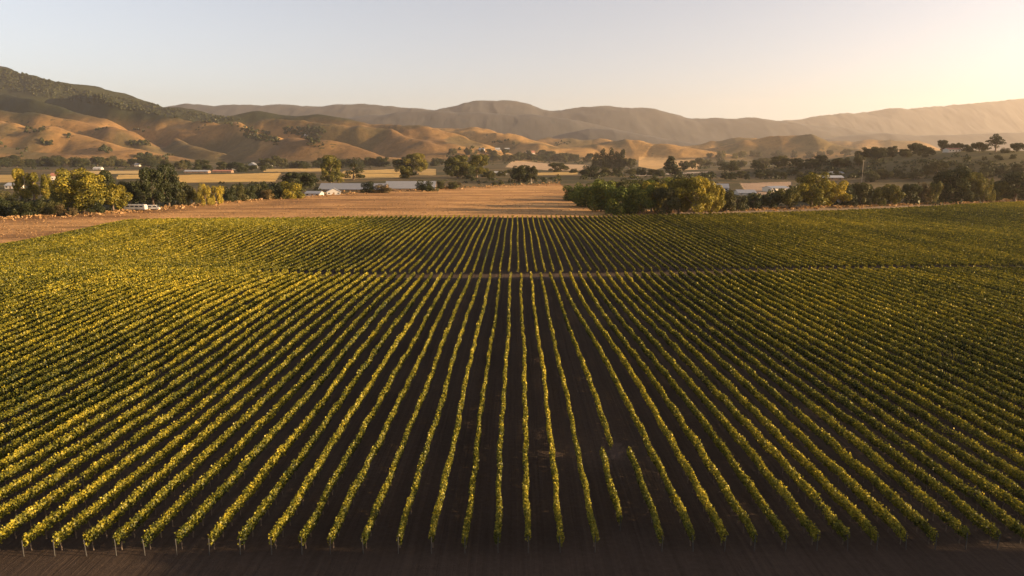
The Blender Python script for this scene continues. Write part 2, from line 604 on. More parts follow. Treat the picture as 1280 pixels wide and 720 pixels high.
def add_prism(bm, prof, y0, y1):
    """extrude an x-z profile along y"""
    a = [bm.verts.new((x, y0, z)) for x, z in prof]
    b = [bm.verts.new((x, y1, z)) for x, z in prof]
    n = len(prof)
    for i in range(n):
        bm.faces.new((a[i], a[(i + 1) % n], b[(i + 1) % n], b[i]))
    bm.faces.new(a[::-1])
    bm.faces.new(b)

# ------------------------------------------------------------------ ground sheet
VINE_EDGE = [(-60, 318), (0, 299), (50, 287), (100, 279.5), (200, 276), (300, 274.5), (430, 273), (640, 272.5), (760, 271.5), (900, 269),
             (1000, 266.5), (1100, 263), (1200, 257.5), (1280, 253.5), (1400, 247)]
ex, ey = zip(*VINE_EDGE)
_edge_w = [hit(x, y) for x, y in VINE_EDGE]
EDGE_X = np.array([p[0] for p in _edge_w])
EDGE_Y = np.array([p[1] for p in _edge_w])
def far_end(X):
    return np.interp(X, EDGE_X, EDGE_Y)
TRACK0, TRACK1 = 149.5, 154.6
def track_y(X):                     # the cross track runs slightly away to the right
    return 0.07 * np.maximum(X, -20)
NEAR_END = 41.8
def near_y(X):
    return NEAR_END + 0.02 * X

FIELD_TOP = [(-60, 276), (0, 273), (60, 270), (150, 265.5), (220, 259), (330, 248.5), (400, 244), (480, 239), (560, 235.5), (640, 232), (700, 229)]
TAN_POLY = FIELD_TOP + [(715, 243), (745, 262), (775, 269), (775, 285), (-60, 340)]
STRIP_POLY = [(760, 274), (765, 266), (900, 262), (1000, 259), (1100, 256), (1280, 249), (1420, 243), (1420, 270)]
GOLD_FIELDS = [
    ([(215, 219), (352, 216), (345, 226.5), (228, 228.5)], (0.47, 0.30, 0.095)),
    ([(90, 214), (185, 213), (185, 217), (110, 217.5)], (0.46, 0.32, 0.13)),
    ([(330, 211.5), (420, 210), (420, 214), (330, 215)], (0.42, 0.28, 0.10)),
    ([(430, 213.5), (502, 211), (502, 222), (420, 224)], (0.46, 0.30, 0.10)),
    ([(147, 218.5), (185, 218), (185, 223), (147, 224)], (0.47, 0.31, 0.10)),
    ([(-30, 219), (24, 218), (24, 227), (-30, 229)], (0.36, 0.24, 0.08)),
    ([(-30, 242), (6, 242), (12, 247), (-30, 248)], (0.40, 0.25, 0.09)),
    ([(520, 211), (545, 211), (545, 219), (525, 219)], (0.36, 0.24, 0.09)),
    ([(640, 200), (690, 205), (735, 206), (735, 213), (690, 213), (632, 209)], (0.42, 0.29, 0.17)),
    ([(672, 216), (722, 214.5), (722, 218), (672, 219)], (0.44, 0.29, 0.10)),
    ([(798, 196), (835, 197), (850, 203), (820, 212), (798, 208)], (0.46, 0.29, 0.12)),
    ([(845, 200), (880, 198), (872, 212), (848, 213)], (0.42, 0.27, 0.12)),
    ([(925, 229), (990, 227), (985, 243), (935, 243)], (0.30, 0.21, 0.14)),
    ([(790, 219), (890, 214), (890, 215.2), (800, 220.2)], (0.42, 0.33, 0.24)),
]

def build_ground():
    th = np.concatenate([np.arange(-180, -46, 3.0), np.arange(-46, 46.01, 0.1), np.arange(48, 180, 3.0)])
    th = np.radians(th)
    rr = [3.0]
    while rr[-1] < 14000:
        r = rr[-1]
        rr.append(r * (1.05 if r < 30 else 1.010 if r < 1500 else 1.006 if r < 4600 else 1.03))
    rr = np.array(rr)
    T, Rr = np.meshgrid(th, rr, indexing='ij')
    X, Y = (np.sin(T) * Rr).ravel(), (np.cos(T) * Rr).ravel()
    Z = height(X, Y)
    me = grid_mesh("ground", np.stack([X, Y, Z], 1), len(th), len(rr), M["ground"], wrap=True)
    # land cover
    u, v, d = project(X, Y, Z)
    front = d > 1
    n1 = fbm(X / 60.0, Y / 60.0, 51, 4)
    n2 = fbm(X / 420.0, Y / 420.0, 61, 5)
    n3 = fbm(X / 14.0, Y / 14.0, 71, 3)
    dist = np.hypot(X, Y)
    cov = np.empty((len(X), 3))
    kin = np.zeros((len(X), 3))
    lo, hi = np.array((0.050, 0.046, 0.020)), np.array((0.13, 0.092, 0.042))
    f = sstep(-0.25, 0.5, n1)[:, None]
    cov[:] = lo * (1 - f) + hi * f
    kin[:, 1] = 1
    # golden hills with scrub in the folds
    hill = sstep(12, 30, Z) * sstep(1200, 1800, dist)
    gold = np.array((0.30, 0.175, 0.062))
    brown = np.array((0.145, 0.086, 0.037))
    g = sstep(-0.6, 0.2, n2)[:, None]
    hc = gold * g + brown * (1 - g)
    scrub = sstep(0.05, 0.3, fbm(X / 190.0 + 5, Y / 190.0, 81, 5)) * 0.75
    hc = hc * (1 - scrub[:, None]) + np.array((0.075, 0.065, 0.03)) * scrub[:, None]
    wood = sstep(130, 200, Z + 45 * n2) * (X < -600)
    hc = hc * (1 - wood[:, None]) + np.array((0.028, 0.031, 0.012)) * wood[:, None]
    cov = cov * (1 - hill[:, None]) + hc * hill[:, None]
    # plateau grass on the right
    pg = sstep(11, 22, Z) * (dist < 1300) * (X > 200)
    cov = cov * (1 - pg[:, None]) + np.array((0.100, 0.084, 0.036)) * pg[:, None]
    kin[:, 1] *= (1 - pg)
    kin[:, 2] = np.maximum(kin[:, 2], pg * 0.6)
    for poly, c in GOLD_FIELDS:
        m = front & in_poly(u, v + 0.3 * n3, poly)
        cov[m] = np.array(c)
        kin[m] = (0, 0, 0.6)
    m = front & in_poly(u, v, TAN_POLY) & (dist < 1500)
    w = (0.5 + 0.5 * n1[m])[:, None]
    w = np.clip(w - 0.5 * sstep(0.0, 0.35, fbm(X[m] / 110.0 + 3, Y[m] / 16.0, 91, 4))[:, None] + 0.12, 0, 1)
    cov[m] = np.array((0.44, 0.25, 0.098)) * w + np.array((0.20, 0.105, 0.044)) * (1 - w)
    kin[m] = (0, 0, 1)
    m = front & in_poly(u, v, STRIP_POLY)
    cov[m] = (0.23, 0.165, 0.10)
    kin[m] = (0, 0, 0.8)
    # tilled vineyard soil
    inner = (Y < far_end(X) + 2.0) & (Y > NEAR_END - 200) & (X > EDGE_X[0]) & (X < EDGE_X[-1]) & (dist < 700)
    m = inner | ((dist < 90))
    cov[m] = (0.048, 0.034, 0.025)
    kin[m] = (1, 0, 0)
    tr = m & (Y > TRACK0 + track_y(X)) & (Y < TRACK1 + track_y(X))
    cov[tr] = (0.062, 0.043, 0.028)
    bx, by, _ = hit(768, 568)
    bare = np.hypot(X - bx, (Y - by) * 0.6) + 1.2 * fbm(X / 1.3, Y / 1.3, 5, 3) < 1.1
    cov[bare] = (0.070, 0.050, 0.041)
    # dry headland in front of the rows
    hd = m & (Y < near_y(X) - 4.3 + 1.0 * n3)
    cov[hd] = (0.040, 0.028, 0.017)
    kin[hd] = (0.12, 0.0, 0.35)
    for nm, A in (("cover", cov), ("kinds", kin)):
        at = me.attributes.new(nm, 'FLOAT_COLOR', 'POINT')
        at.data.foreach_set("color", np.concatenate([A, np.ones((len(A), 1))], 1).astype(np.float32).ravel())
    tag(link(bpy.data.objects.new("ground", me)), kind="structure")
build_ground()

# ------------------------------------------------------------------ far mountain ranges
def mountain(name, crest, depth, width, seed, amp):
    cx = np.array([at_depth(px, py, depth) for px, py in crest])
    nx, ny = 700, 80
    X = np.linspace(cx[0, 0], cx[-1, 0], nx)
    top = np.interp(X, cx[:, 0], cx[:, 2])
    # soften the polyline and give the skyline its own roughness
    k = np.hanning(13); k /= k.sum()
    top = np.convolve(np.pad(top, 6, 'edge'), k, 'valid')
    S = np.linspace(-1.0, 1.0, ny)
    XX, SS = np.meshgrid(X, S, indexing='ij')
    YY = depth + SS * width
    q = fbm(XX / 450.0, YY / 560.0, seed, 6, 0.55)
    gully = np.abs(fbm(XX / 330.0 + 0.6 * q, YY / 800.0, seed + 9, 5))
    prof = 1.0 / (1.0 + (np.abs(SS) / 0.5) ** 2.2)
    prof = (prof - prof[:, :1]) / (1 - prof[:, :1])
    base = top[:, None] * prof
    ZZ = base * (1 + amp * (0.35 - gully) * (1 - np.exp(-(SS / 0.22) ** 2)) * 1.6) + 0.018 * top[:, None] * q
    ZZ = ZZ + (0.022 * top[:, None] * fbm(XX / 110.0, YY / 140.0, seed + 3, 5) + 0.05 * top[:, None] * fbm(XX / 420.0, YY / 420.0, seed + 5, 3)) * prof
    edge = sstep(0, 0.04, (XX - X[0]) / (X[-1] - X[0])) * sstep(0, 0.04, (X[-1] - XX) / (X[-1] - X[0]))
    ZZ = np.where(prof > 0.02, ZZ, -3) * edge - 2.0 * (1 - edge)
    me = grid_mesh(name, np.stack([XX.ravel(), YY.ravel(), ZZ.ravel()], 1), nx, ny, M["mountain"])
    return tag(link(bpy.data.objects.new(name, me)), kind="structure")

mountain("mountains", [(120, 150), (180, 140), (220, 132), (240, 130), (270, 133), (320, 134), (385, 131), (420, 131), (470, 132), (530, 135), (545, 137),
                       (575, 132), (600, 127), (640, 128), (665, 134), (690, 138), (730, 133), (760, 132), (815, 137), (860, 148), (910, 150), (940, 147),
                       (980, 152), (1040, 158), (1130, 170), (1200, 180)], 7500, 1600, 101, 0.06)
mountain("mountains", [(380, 160), (440, 147), (500, 141), (545, 138), (600, 140), (640, 143), (680, 145), (720, 150), (755, 158), (800, 168), (850, 178)], 5900, 1050, 131, 0.06)
mountain("mountains", [(660, 182), (700, 169), (735, 162), (765, 161), (790, 166), (830, 174), (880, 180)], 5000, 750, 151, 0.06)
mountain("mountains", [(860, 165), (930, 158), (980, 152), (1020, 146), (1090, 139), (1130, 137), (1170, 134), (1220, 130), (1280, 123), (1340, 116), (1440, 118)], 10300, 2000, 171, 0.06)
mountain("mountains", [(960, 184), (1030, 173), (1065, 169), (1100, 166), (1140, 169), (1200, 168), (1280, 165), (1350, 163), (1440, 170)], 6500, 900, 191, 0.06)

# ------------------------------------------------------------------ haze
def haze():
    bm = bmesh.new()
    x0, x1, y0, y1, z0, z1 = -14500, 14500, -14500, 14500, -9.0, 1170.0
    add_box(bm, ((x0 + x1) / 2, (y0 + y1) / 2, (z0 + z1) / 2), (x1 - x0, y1 - y0, z1 - z0))
    m, nt, out = new_mat("hazy_air")
    v = N(nt, "ShaderNodeVolumePrincipled")
    v.inputs["Color"].default_value = (0.97, 0.86, 0.76, 1)
    v.inputs["Density"].default_value = HAZE_DENSITY
    v.inputs["Anisotropy"].default_value = HAZE_G
    nt.links.new(v.outputs[0], out.inputs["Volume"])
    tag(bm_obj("haze", bm, m), kind="stuff")
haze()

# ------------------------------------------------------------------ vine rows
SP = 2.2
LANE0 = 0.40
def lane_x(k):
    """sideways position of row k; spacing tightens slightly away from the centre"""
    a = abs(k)
    e = a if a <= 6 else 6 + (a - 6) * 0.93
    return SP * (LANE0 + math.copysign(e, k)) - 0.0

def row_leaves(y0, y1, xfun, seed, dens, size, full=1.0, gaps=True, tall=1.0):
    """leaf cloud of one trellised row; dens and size are functions of y"""
    rg = np.random.default_rng(seed)
    L = y1 - y0
    n = int(L * dens(y0) * 1.05)
    y = y0 + L * rg.random(n)
    keep = rg.random(n) < dens(y) / dens(y0)
    y = y[keep]
    n = len(y)
    one = np.zeros(n) + seed * 3.7
    # vines about 1.5 m apart, each with its own vigour
    plant = 0.5 + 0.5 * np.cos(2 * np.pi * (y / 1.5 + 0.15 * np.sin(y * 0.7 + seed)))
    vig = 0.72 + 0.56 * vnoise(y / 1.9, one, 3) + 0.10 * plant
    top = 0.12 * (vnoise(y / 0.8, one, 5) - 0.5) + 0.25 * (vnoise(y / 3.4, one, 8) - 0.5)
    if gaps:
        weak = vnoise(y / 2.3, one, 13)
        keep = rg.random(n) < np.clip((weak - 0.03) * 10, 0.35, 1)
        y, vig, top, weak, one = y[keep], vig[keep], top[keep], weak[keep], one[keep]
        n = len(y)
    rowv = rg.normal(size=2)
    top = top + 0.06 * rowv[0]
    a = rg.random(n) * 2 * np.pi
    r = np.sqrt(rg.random(n)) ** 0.6
    ca, sa = np.cos(a), np.sin(a)
    hw = 0.19 * vig * full
    hh = 0.35 * tall * (0.75 + 0.25 * vig)
    dx = ca * r * hw
    dz = sa * r * hh
    droop = rg.random(n) < 0.08
    dz = np.where(droop & (dz < 0), dz * 1.4, dz)
    up = rg.random(n) < 0.055                       # shoots standing out of the top
    dz = np.where(dz < 0, dz * 1.3, dz)
    dz = np.where(up, hh * (0.85 + 0.55 * rg.random(n)), dz)
    dx = np.where(up, dx * 0.6, dx)
    X = xfun(y) + dx + 0.05 * np.sin(y * 0.9 + seed)
    Zb = height(X, y)
    Z = Zb + 0.98 * (0.4 + 0.6 * tall) + 0.8 * top + dz
    nor = np.stack([ca * 1.0, rg.normal(size=n) * 0.3, sa * 0.8 + 0.25], 1) + rg.normal(size=(n, 3)) * 0.65
    s = size(y) * (0.65 + 0.7 * rg.random(n))
    V, F = leaves(np.stack([X, y, Z], 1), nor, s, rg, 1.15)
    tone = np.clip(0.34 + 0.07 * rowv[1] + 0.34 * (vnoise(y / 0.55, one, 21) - 0.5) + 0.18 * rg.normal(size=n) + 0.16 * (dz / 0.5), 0, 1)  # random and clump variation, lighter towards the top of the row
    tone = np.where(rg.random(n) < 0.03, np.clip(tone + 0.3, 0, 1), tone)
    return V, F, tone

def post_mesh():
    bm = bmesh.new()
    add_tube(bm, [(0, 0.0, -0.15), (0, -0.01, 0.7), (0, -0.03, 1.2)], [0.034, 0.032, 0.030], 8)
    me = bpy.data.meshes.new("end_post")
    bm.to_mesh(me); bm.free()
    me.materials.append(M["post"])
    return me
def trunk_mesh(seed):
    r = random.Random(seed)
    bm = bmesh.new()
    p = [(0, 0, -0.05)]
    for i in range(1, 5):
        p.append((r.uniform(-.03, .03) * i * .6, r.uniform(-.04, .04) * i * .6, 0.18 * i))
    add_tube(bm, p, [0.05, 0.04, 0.035, 0.037, 0.03], 7)
    me = bpy.data.meshes.new("trunk")
    bm.to_mesh(me); bm.free()
    me.materials.append(M["vinewood"])
    return me
POST = post_mesh()
TRUNKS = [trunk_mesh(i) for i in range(4)]

def near_dens(y):  return 235.0 * np.clip(46.0 / np.maximum(y, 44), 0.24, 1.0) ** 0.85
def near_size(y):  return 0.128 * np.clip(np.maximum(y, 44) / 46.0, 1, 4) ** 0.55
def far_dens(y):   return 60.0 * np.clip(165.0 / np.maximum(y, 150), 0.5, 1.0) ** 0.8 + 0 * y
def far_size(y):   return 0.26 * np.clip(np.maximum(y, 150) / 165.0, 1, 3) ** 0.5

def vine_row(y0, y1, xfun, seed, label, group, near=True, post=True, ends=8):
    if near:
        V, F, tone = row_leaves(y0, y1, xfun, seed, near_dens, near_size)
    else:
        V, F, tone = row_leaves(y0, y1, xfun, seed, far_dens, far_size, 0.80, True, 0.72)
    x0 = float(xfun(np.array([y0]))[0])
    z0 = float(height(np.array([x0]), np.array([y0]))[0])
    V = V - np.array([x0, y0, z0])
    if not near:
        me = raw_mesh("grapevine_row", V, F, M["vine_far"], tone=tone)
        o = link(bpy.data.objects.new("grapevine_row", me))
        o.location = (x0, y0, z0)
        return tag(o, label, "vine row", group)
    root = empty("grapevine_row", (x0, y0, z0))
    tag(root, label, "vine row", group)
    me = raw_mesh("foliage", V, F, M["vine"], tone=tone)
    link(bpy.data.objects.new("foliage", me), root)
    rr = random.Random(seed)
    if post:
        p = link(bpy.data.objects.new("end_post", POST), root)
        p.location = (0, -0.12, 0)
        p.rotation_euler = (rr.uniform(-.02, .06), rr.uniform(-.04, .04), rr.uniform(0, 6))
        for i in range(ends):
            yy = y0 + 0.6 + 1.5 * i
            xx = float(xfun(np.array([yy]))[0])
            t = link(bpy.data.objects.new("trunk", TRUNKS[rr.randrange(4)]), root)
            t.location = (xx - x0 + rr.uniform(-.04, .04), yy - y0, float(height(np.array([xx]), np.array([yy]))[0]) - z0)
            t.rotation_euler = (0, 0, rr.uniform(0, 6.28))
            t.scale = (1, 1, rr.uniform(0.9, 1.15))
    return root

def frame_entry(X):
    """ground distance at which a row at X comes into the picture, less a margin"""
    return max(near_y(X), (abs(X) - 6.0) / 0.75 * 1.0 - 14.0)

def const(x, seed, drift=0.0):
    def f(y):
        return x + drift * (y - 44) + 0.10 * np.sin(y / 11.0 + seed) + 0.05 * np.sin(y / 4.3 + 2 * seed)
    return f

GN = "vine rows of the front block"
KL, KR = -57, 62
for k in range(KL, KR + 1):
    X = lane_x(k)
    y0 = frame_entry(X)
    y1 = TRACK0 + float(track_y(X))
    if X < -48: y1 = TRACK0 + min(1.0, (-48 - X) / 25.0) * 4.0     # the track pinches out on the left
    in_view = abs(X) < 41
    if k == 3:
        # the broken row: its far part drifts right and stops at a bare patch, a short piece carries on nearer
        xf = lambda y, X=X: X + 0.95 * np.clip((150 - y) / 92.0, 0, 1) + 0.08 * np.sin(y / 9.0)
        vine_row(57.2, y1, xf, 9000, "vine row of the front block that stops short at the bare patch", GN, post=False)
        vine_row(44.6, 55.6, const(X - 0.15, 3), 9001, "short detached piece of vine row below the bare patch, its post standing alone", GN, ends=4)
        continue
    if k == 4:
        vine_row(near_y(X), 55.8, const(X + 0.05, 4), 9002, "vine row that begins at the bare patch and runs to the near headland", GN)
        continue
    if k > 4:
        # rows beyond the break shift one lane over with distance
        Xf = lane_x(k - 1) - 0.1
        xf = (lambda y, X=X, Xf=Xf, k=k: X + (Xf - X) * sstep(45, 140, y) + 0.09 * np.sin(y / 10.0 + k))
        lab = "front-block vine row, %s to the right of the row broken by a bare patch" % ordinal(k - 4)
    else:
        xf = const(X, k)
        lab = "front-block vine row, %s to the left of the row broken by a bare patch" % ordinal(3 - k)
    vine_row(y0, y1, xf, 100 + k, lab, GN, post=in_view, ends=8)

GF = "vine rows beyond the cross track"
SF = SP * 0.93
def far_lane(k):
    return 0.3 + SF * k
kf = 0
REST = []
for k in range(-100, 140):
    X = far_lane(k)
    y1 = float(far_end(np.array([X]))[0]) - 0.5
    y0 = max(TRACK1 + float(track_y(X)), (abs(X) - 6) / 0.75 - 16)
    if X < -60: y0 = max(y0 - min(1.0, (-60 - X) / 25.0) * 0.5, 100)
    if X < EDGE_X[0] or y1 - y0 < 8: continue
    bend = lambda y, X=X, k=k: X + 0.09 * np.sin(y / 12.0 + k) + 0.012 * (X) * (1 - sstep(TRACK1, TRACK1 + 22, y))
    if k > 88:                                    # the outermost, mostly hidden rows
        REST.append((y0, y1, bend, 4000 + k))
        continue
    if k < 0: lab = "vine row beyond the cross track, %s to the left of the straight centre row" % ordinal(-k)
    elif k > 0: lab = "vine row beyond the cross track, %s to the right of the straight centre row" % ordinal(k)
    else: lab = "straight centre vine row beyond the cross track, pointing up at the tan field"
    vine_row(y0, y1, bend, 4000 + k, lab, GF, near=False)
    kf += 1
if REST:
    parts, o = [], 0
    for a, b, f, sd in REST:
        V, F, t = row_leaves(a, b, f, sd, far_dens, far_size, 0.80, True, 0.72)
        parts.append((V, F + o, t)); o += len(V)
    me = raw_mesh("grapevines", *[np.concatenate(q) for q in list(zip(*parts))[:2]], M["vine_far"], tone=np.concatenate([q[2] for q in parts]))
    tag(link(bpy.data.objects.new("grapevines", me)), "outermost vine rows on the far right beyond the cross track", "vine rows", kind="stuff")
print("far rows", kf)

# ------------------------------------------------------------------ tree prototypes (unit height)
def crown_cloud(clumps, nleaf, leaf, rg, up=0.2, shell=0.75, rnd=0.6):
    """clumps: list of (centre, radii); leaves sit near the surface of every clump"""
    C = np.array([c for c, r in clumps]); Rd = np.array([r for c, r in clumps])
    vol = (Rd[:, 0] * Rd[:, 1] * Rd[:, 2]) ** 0.67
    k = rg.choice(len(clumps), nleaf, p=vol / vol.sum())
    d = unit(rg.normal(size=(nleaf, 3)))
    rr = shell + (1.08 - shell) * rg.random(nleaf) ** 0.8
    P = C[k] + d * Rd[k] * rr[:, None]
    nor = d / Rd[k] * Rd[k].mean(1, keepdims=True) + rg.normal(size=(nleaf, 3)) * rnd + np.array([0, 0, up])
    s = leaf * (0.6 + 0.8 * rg.random(nleaf))
    V, F = leaves(P, nor, s, rg, 1.2)
    tone = np.clip(0.42 + 0.18 * rg.normal(size=nleaf) + 0.10 * rg.normal(size=len(clumps))[k], 0, 1)
    return V, F, tone

def clumps_for(kind, rg):
    out = []
    def add(x, y, z, r, rz=None):
        out.append(((x, y, z), (r * rg.uniform(.85, 1.15), r * rg.uniform(.85, 1.15), (rz or r) * rg.uniform(.85, 1.1))))
    if kind == "oak":
        for i in range(32):
            a, q = rg.random() * 6.283, math.sqrt(rg.random())
            z = 0.17 + 0.71 * rg.random()
            env = 0.40 * math.sqrt(max(0.05, 1 - ((z - 0.48) / 0.48) ** 2))
            add(math.cos(a) * q * env, math.sin(a) * q * env, z, rg.uniform(0.075, 0.14), None)
        add(0, 0, 0.55, 0.22)
    elif kind == "round":
        for i in range(20):
            a, q = rg.random() * 6.283, math.sqrt(rg.random())
            z = 0.12 + 0.72 * rg.random()
            env = 0.42 * math.sqrt(max(0.05, 1 - ((z - 0.5) / 0.5) ** 2))
            add(math.cos(a) * q * env, math.sin(a) * q * env, z, rg.uniform(0.10, 0.17))
        add(0, 0, 0.5, 0.27)
    elif kind == "upright":
        for i in range(24):
            a, q = rg.random() * 6.283, math.sqrt(rg.random())
            z = 0.14 + 0.76 * rg.random()
            env = 0.17 * (1.15 - 0.55 * z)
            add(math.cos(a) * q * env, math.sin(a) * q * env, z, rg.uniform(0.05, 0.085), rg.uniform(0.09, 0.13))
    elif kind == "willow":
        for i in range(24):
            a, q = rg.random() * 6.283, math.sqrt(rg.random())
            z = 0.16 + 0.66 * rg.random()
            env = 0.40 * math.sqrt(max(0.08, 1 - (z / 0.98) ** 3))
            add(math.cos(a) * q * env, math.sin(a) * q * env, z, rg.uniform(0.07, 0.11), rg.uniform(0.14, 0.22))
    elif kind == "shrub":
        for i in range(18):
            a, q = rg.random() * 6.283, math.sqrt(rg.random())
            z = 0.10 + 0.68 * rg.random()
            env = 0.55 * math.sqrt(max(0.05, 1 - (z / 0.95) ** 2))
            add(math.cos(a) * q * env, math.sin(a) * q * env, z, rg.uniform(0.13, 0.22))
        add(0, 0, 0.3, 0.33)
    elif kind == "cypress":
        for i in range(16):
            z = 0.08 + 0.84 * (i + rg.random()) / 16
            env = 0.10 * (1 - ((z - 0.32) / 0.72) ** 2) + 0.012
            add(rg.normal() * 0.018, rg.normal() * 0.018, z, max(0.02, env), 0.085)
    elif kind == "cone":
        for i in range(34):
            z = 0.10 + 0.84 * rg.random() ** 1.2
            env = 0.36 * (1 - z) + 0.02
            a = rg.random() * 6.283
            q = rg.uniform(0.35, 0.8)
            add(math.cos(a) * q * env, math.sin(a) * q * env, z, 0.05 + 0.10 * (1 - z), 0.07 + 0.05 * (1 - z))
    elif kind == "pine":
        for i in range(16):
            a = rg.random() * 6.283
            z = rg.choice([0.2, 0.3, 0.45, 0.5, 0.62, 0.8, 0.9]) + rg.normal() * 0.02
            q = 0.27 * rg.random() ** 0.5 * (1.2 - z)
            add(math.cos(a) * q * 1.4, math.sin(a) * q, z, rg.uniform(0.09, 0.15), 0.085)
    return out

TRUNK_H = {"oak": 0.42, "round": 0.34, "upright": 0.5, "willow": 0.45, "shrub": 0.3, "cypress": 0.4, "cone": 0.5, "pine": 0.85}
TREE = {}
def tree_proto(kind, variant):
    key = (kind, variant)
    if key in TREE: return TREE[key]
    rg = np.random.default_rng(abs(hash(kind)) % 1 + sum(map(ord, kind)) * 13 + variant * 101)
    cl = clumps_for(kind, rg)
    nl = {"oak": 9500, "round": 8000, "upright": 6000, "willow": 5600, "shrub": 4600, "cypress": 2200, "cone": 3800, "pine": 2200}[kind]
    lf = {"oak": 0.027, "round": 0.033, "upright": 0.024, "willow": 0.026, "shrub": 0.043, "cypress": 0.028, "cone": 0.036, "pine": 0.035}[kind]
    C = crown_cloud(cl, nl, lf, rg)
    bm = bmesh.new()
    th = TRUNK_H[kind]
    tr = 0.028 if kind not in ("shrub", "cypress") else 0.02
    add_tube(bm, [(0, 0, -0.03), (0.004, 0, 0.1), (0.01 * rg.normal(), 0.01 * rg.normal(), th * 0.6), (0.02 * rg.normal(), 0.02 * rg.normal(), th)],
             [tr * 1.35, tr, tr * 0.8, tr * 0.5], 7)
    if kind not in ("cypress",):
        for i in range(5):
            c = cl[int(rg.integers(len(cl)))][0]
            z0 = th * rg.uniform(0.4, 0.9)
            add_tube(bm, [(0, 0, z0), (c[0] * 0.5, c[1] * 0.5, z0 + (c[2] - z0) * 0.6), (c[0] * 0.92, c[1] * 0.92, max(c[2], z0))], [tr * 0.55, tr * 0.35, tr * 0.12], 5)
    tm = bpy.data.meshes.new("trunk")
    bm.to_mesh(tm); bm.free()
    TREE[key] = (C, tm, {})
    return TREE[key]

KIND_NAME = {"oak": "oak_tree", "round": "broadleaf_tree", "upright": "poplar_tree", "willow": "willow_tree", "shrub": "shrub",
             "cypress": "cypress_tree", "cone": "conifer_tree", "pine": "pine_tree"}
KIND_CAT = {"shrub": "shrub"}
_tree_n = [0]
def plant(kind, mat, x, y, z, h, w, label, group=None, bark="bark", variant=None, parts=True):
    """h, w in metres; w is the crown width"""
    _tree_n[0] += 1
    v = variant if variant is not None else _tree_n[0] % 3
    C, tm, cache = tree_proto(kind, v)
    if mat not in cache:
        cache[mat] = raw_mesh("crown", C[0], C[1], M[mat], tone=C[2])
    natural = {"oak": 0.95, "round": 1.0, "upright": 0.46, "willow": 0.98, "shrub": 1.25, "cypress": 0.22, "cone": 0.75, "pine": 0.75}[kind]
    sx = max(0.35, min(2.4, w / (natural * h))) * h
    tkey = "trunk_" + bark
    if tkey not in cache:
        t2 = tm.copy()
        t2.materials.clear()
        t2.materials.append(M[bark])
        cache[tkey] = t2
    name = KIND_NAME[kind]
    rot = random.uniform(0, 6.283)
    root = empty(name, (x, y, z), rot)
    root.scale = (sx, sx, h)
    tag(root, label, KIND_CAT.get(kind, "tree"), group)
    link(bpy.data.objects.new("crown", cache[mat]), root)
    link(bpy.data.objects.new("trunk", cache[tkey]), root)
    return root

def plant_px(kind, mat, px, base, top, wpx, label, group=None, bark="bark", variant=None):
    x, y, z = hit(px, base)
    d = project(x, y, z)[2]
    mpp = float(d) / FOC
    # true height: ground point up to the sight line of the top pixel
    h = (base - top) * mpp / CT * 1.0
    return plant(kind, mat, x, y, z - 0.01 * h, h, wpx * mpp * (1.0 if kind == 'cypress' else 1.2), label, group, bark, variant)

# ---- the belt of trees behind the tan field, left to right
GB = "trees in the belt left of the tan field"
T = plant_px
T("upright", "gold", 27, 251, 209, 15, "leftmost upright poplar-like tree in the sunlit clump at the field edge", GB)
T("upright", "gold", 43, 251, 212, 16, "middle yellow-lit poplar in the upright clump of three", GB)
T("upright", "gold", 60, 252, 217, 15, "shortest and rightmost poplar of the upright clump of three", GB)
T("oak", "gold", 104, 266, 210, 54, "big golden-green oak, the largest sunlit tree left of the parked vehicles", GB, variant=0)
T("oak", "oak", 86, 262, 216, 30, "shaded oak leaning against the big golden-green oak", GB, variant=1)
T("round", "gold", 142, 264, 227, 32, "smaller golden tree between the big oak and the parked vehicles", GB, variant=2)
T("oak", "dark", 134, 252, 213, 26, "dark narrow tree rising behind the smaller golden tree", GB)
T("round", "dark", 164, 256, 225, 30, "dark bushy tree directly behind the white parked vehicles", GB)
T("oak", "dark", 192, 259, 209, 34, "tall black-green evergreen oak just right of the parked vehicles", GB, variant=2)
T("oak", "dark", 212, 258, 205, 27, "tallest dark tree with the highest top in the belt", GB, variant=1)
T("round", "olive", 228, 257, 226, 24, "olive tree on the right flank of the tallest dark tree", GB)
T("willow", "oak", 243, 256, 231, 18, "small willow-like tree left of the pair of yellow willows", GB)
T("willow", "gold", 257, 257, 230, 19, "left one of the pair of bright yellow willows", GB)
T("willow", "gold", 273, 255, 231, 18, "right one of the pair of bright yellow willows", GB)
for i, (px, b, t, w, m) in enumerate([(4, 269, 245, 26, "dark"), (24, 270, 249, 26, "dark"), (44, 270, 250, 26, "dark"), (63, 269, 249, 24, "olive"), (122, 267, 250, 16, "dark"), (76, 270, 254, 14, "brown"),
                                       (92, 270, 258, 10, "brown"), (10, 256, 236, 18, "olive"), (72, 255, 232, 16, "oak"), (152, 262, 250, 10, "dark")]):
    T("shrub", m, px, b, t, w, "low %s shrub under the tree belt, %s from the left edge" % ({"dark": "dark green", "olive": "olive", "brown": "dry brown", "oak": "yellowish"}[m], ordinal(1 + sorted([4, 24, 44, 63, 122, 76, 92, 10, 72, 152]).index(px))), "shrubs under the left tree belt")
GS = "scrub between the yellow willows and the golden bush"
sc = [(288, 252, 233, 16, "dark"), (300, 251, 229, 18, "olive"), (313, 250, 231, 16, "dark"), (322, 248, 228, 20, "olive"), (334, 249, 236, 18, "brown"), (345, 248, 229, 20, "dark"),
      (298, 244, 228, 18, "dark"), (330, 241, 227, 20, "dark"), (352, 240, 226, 18, "dark"), (281, 247, 230, 14, "brown")]
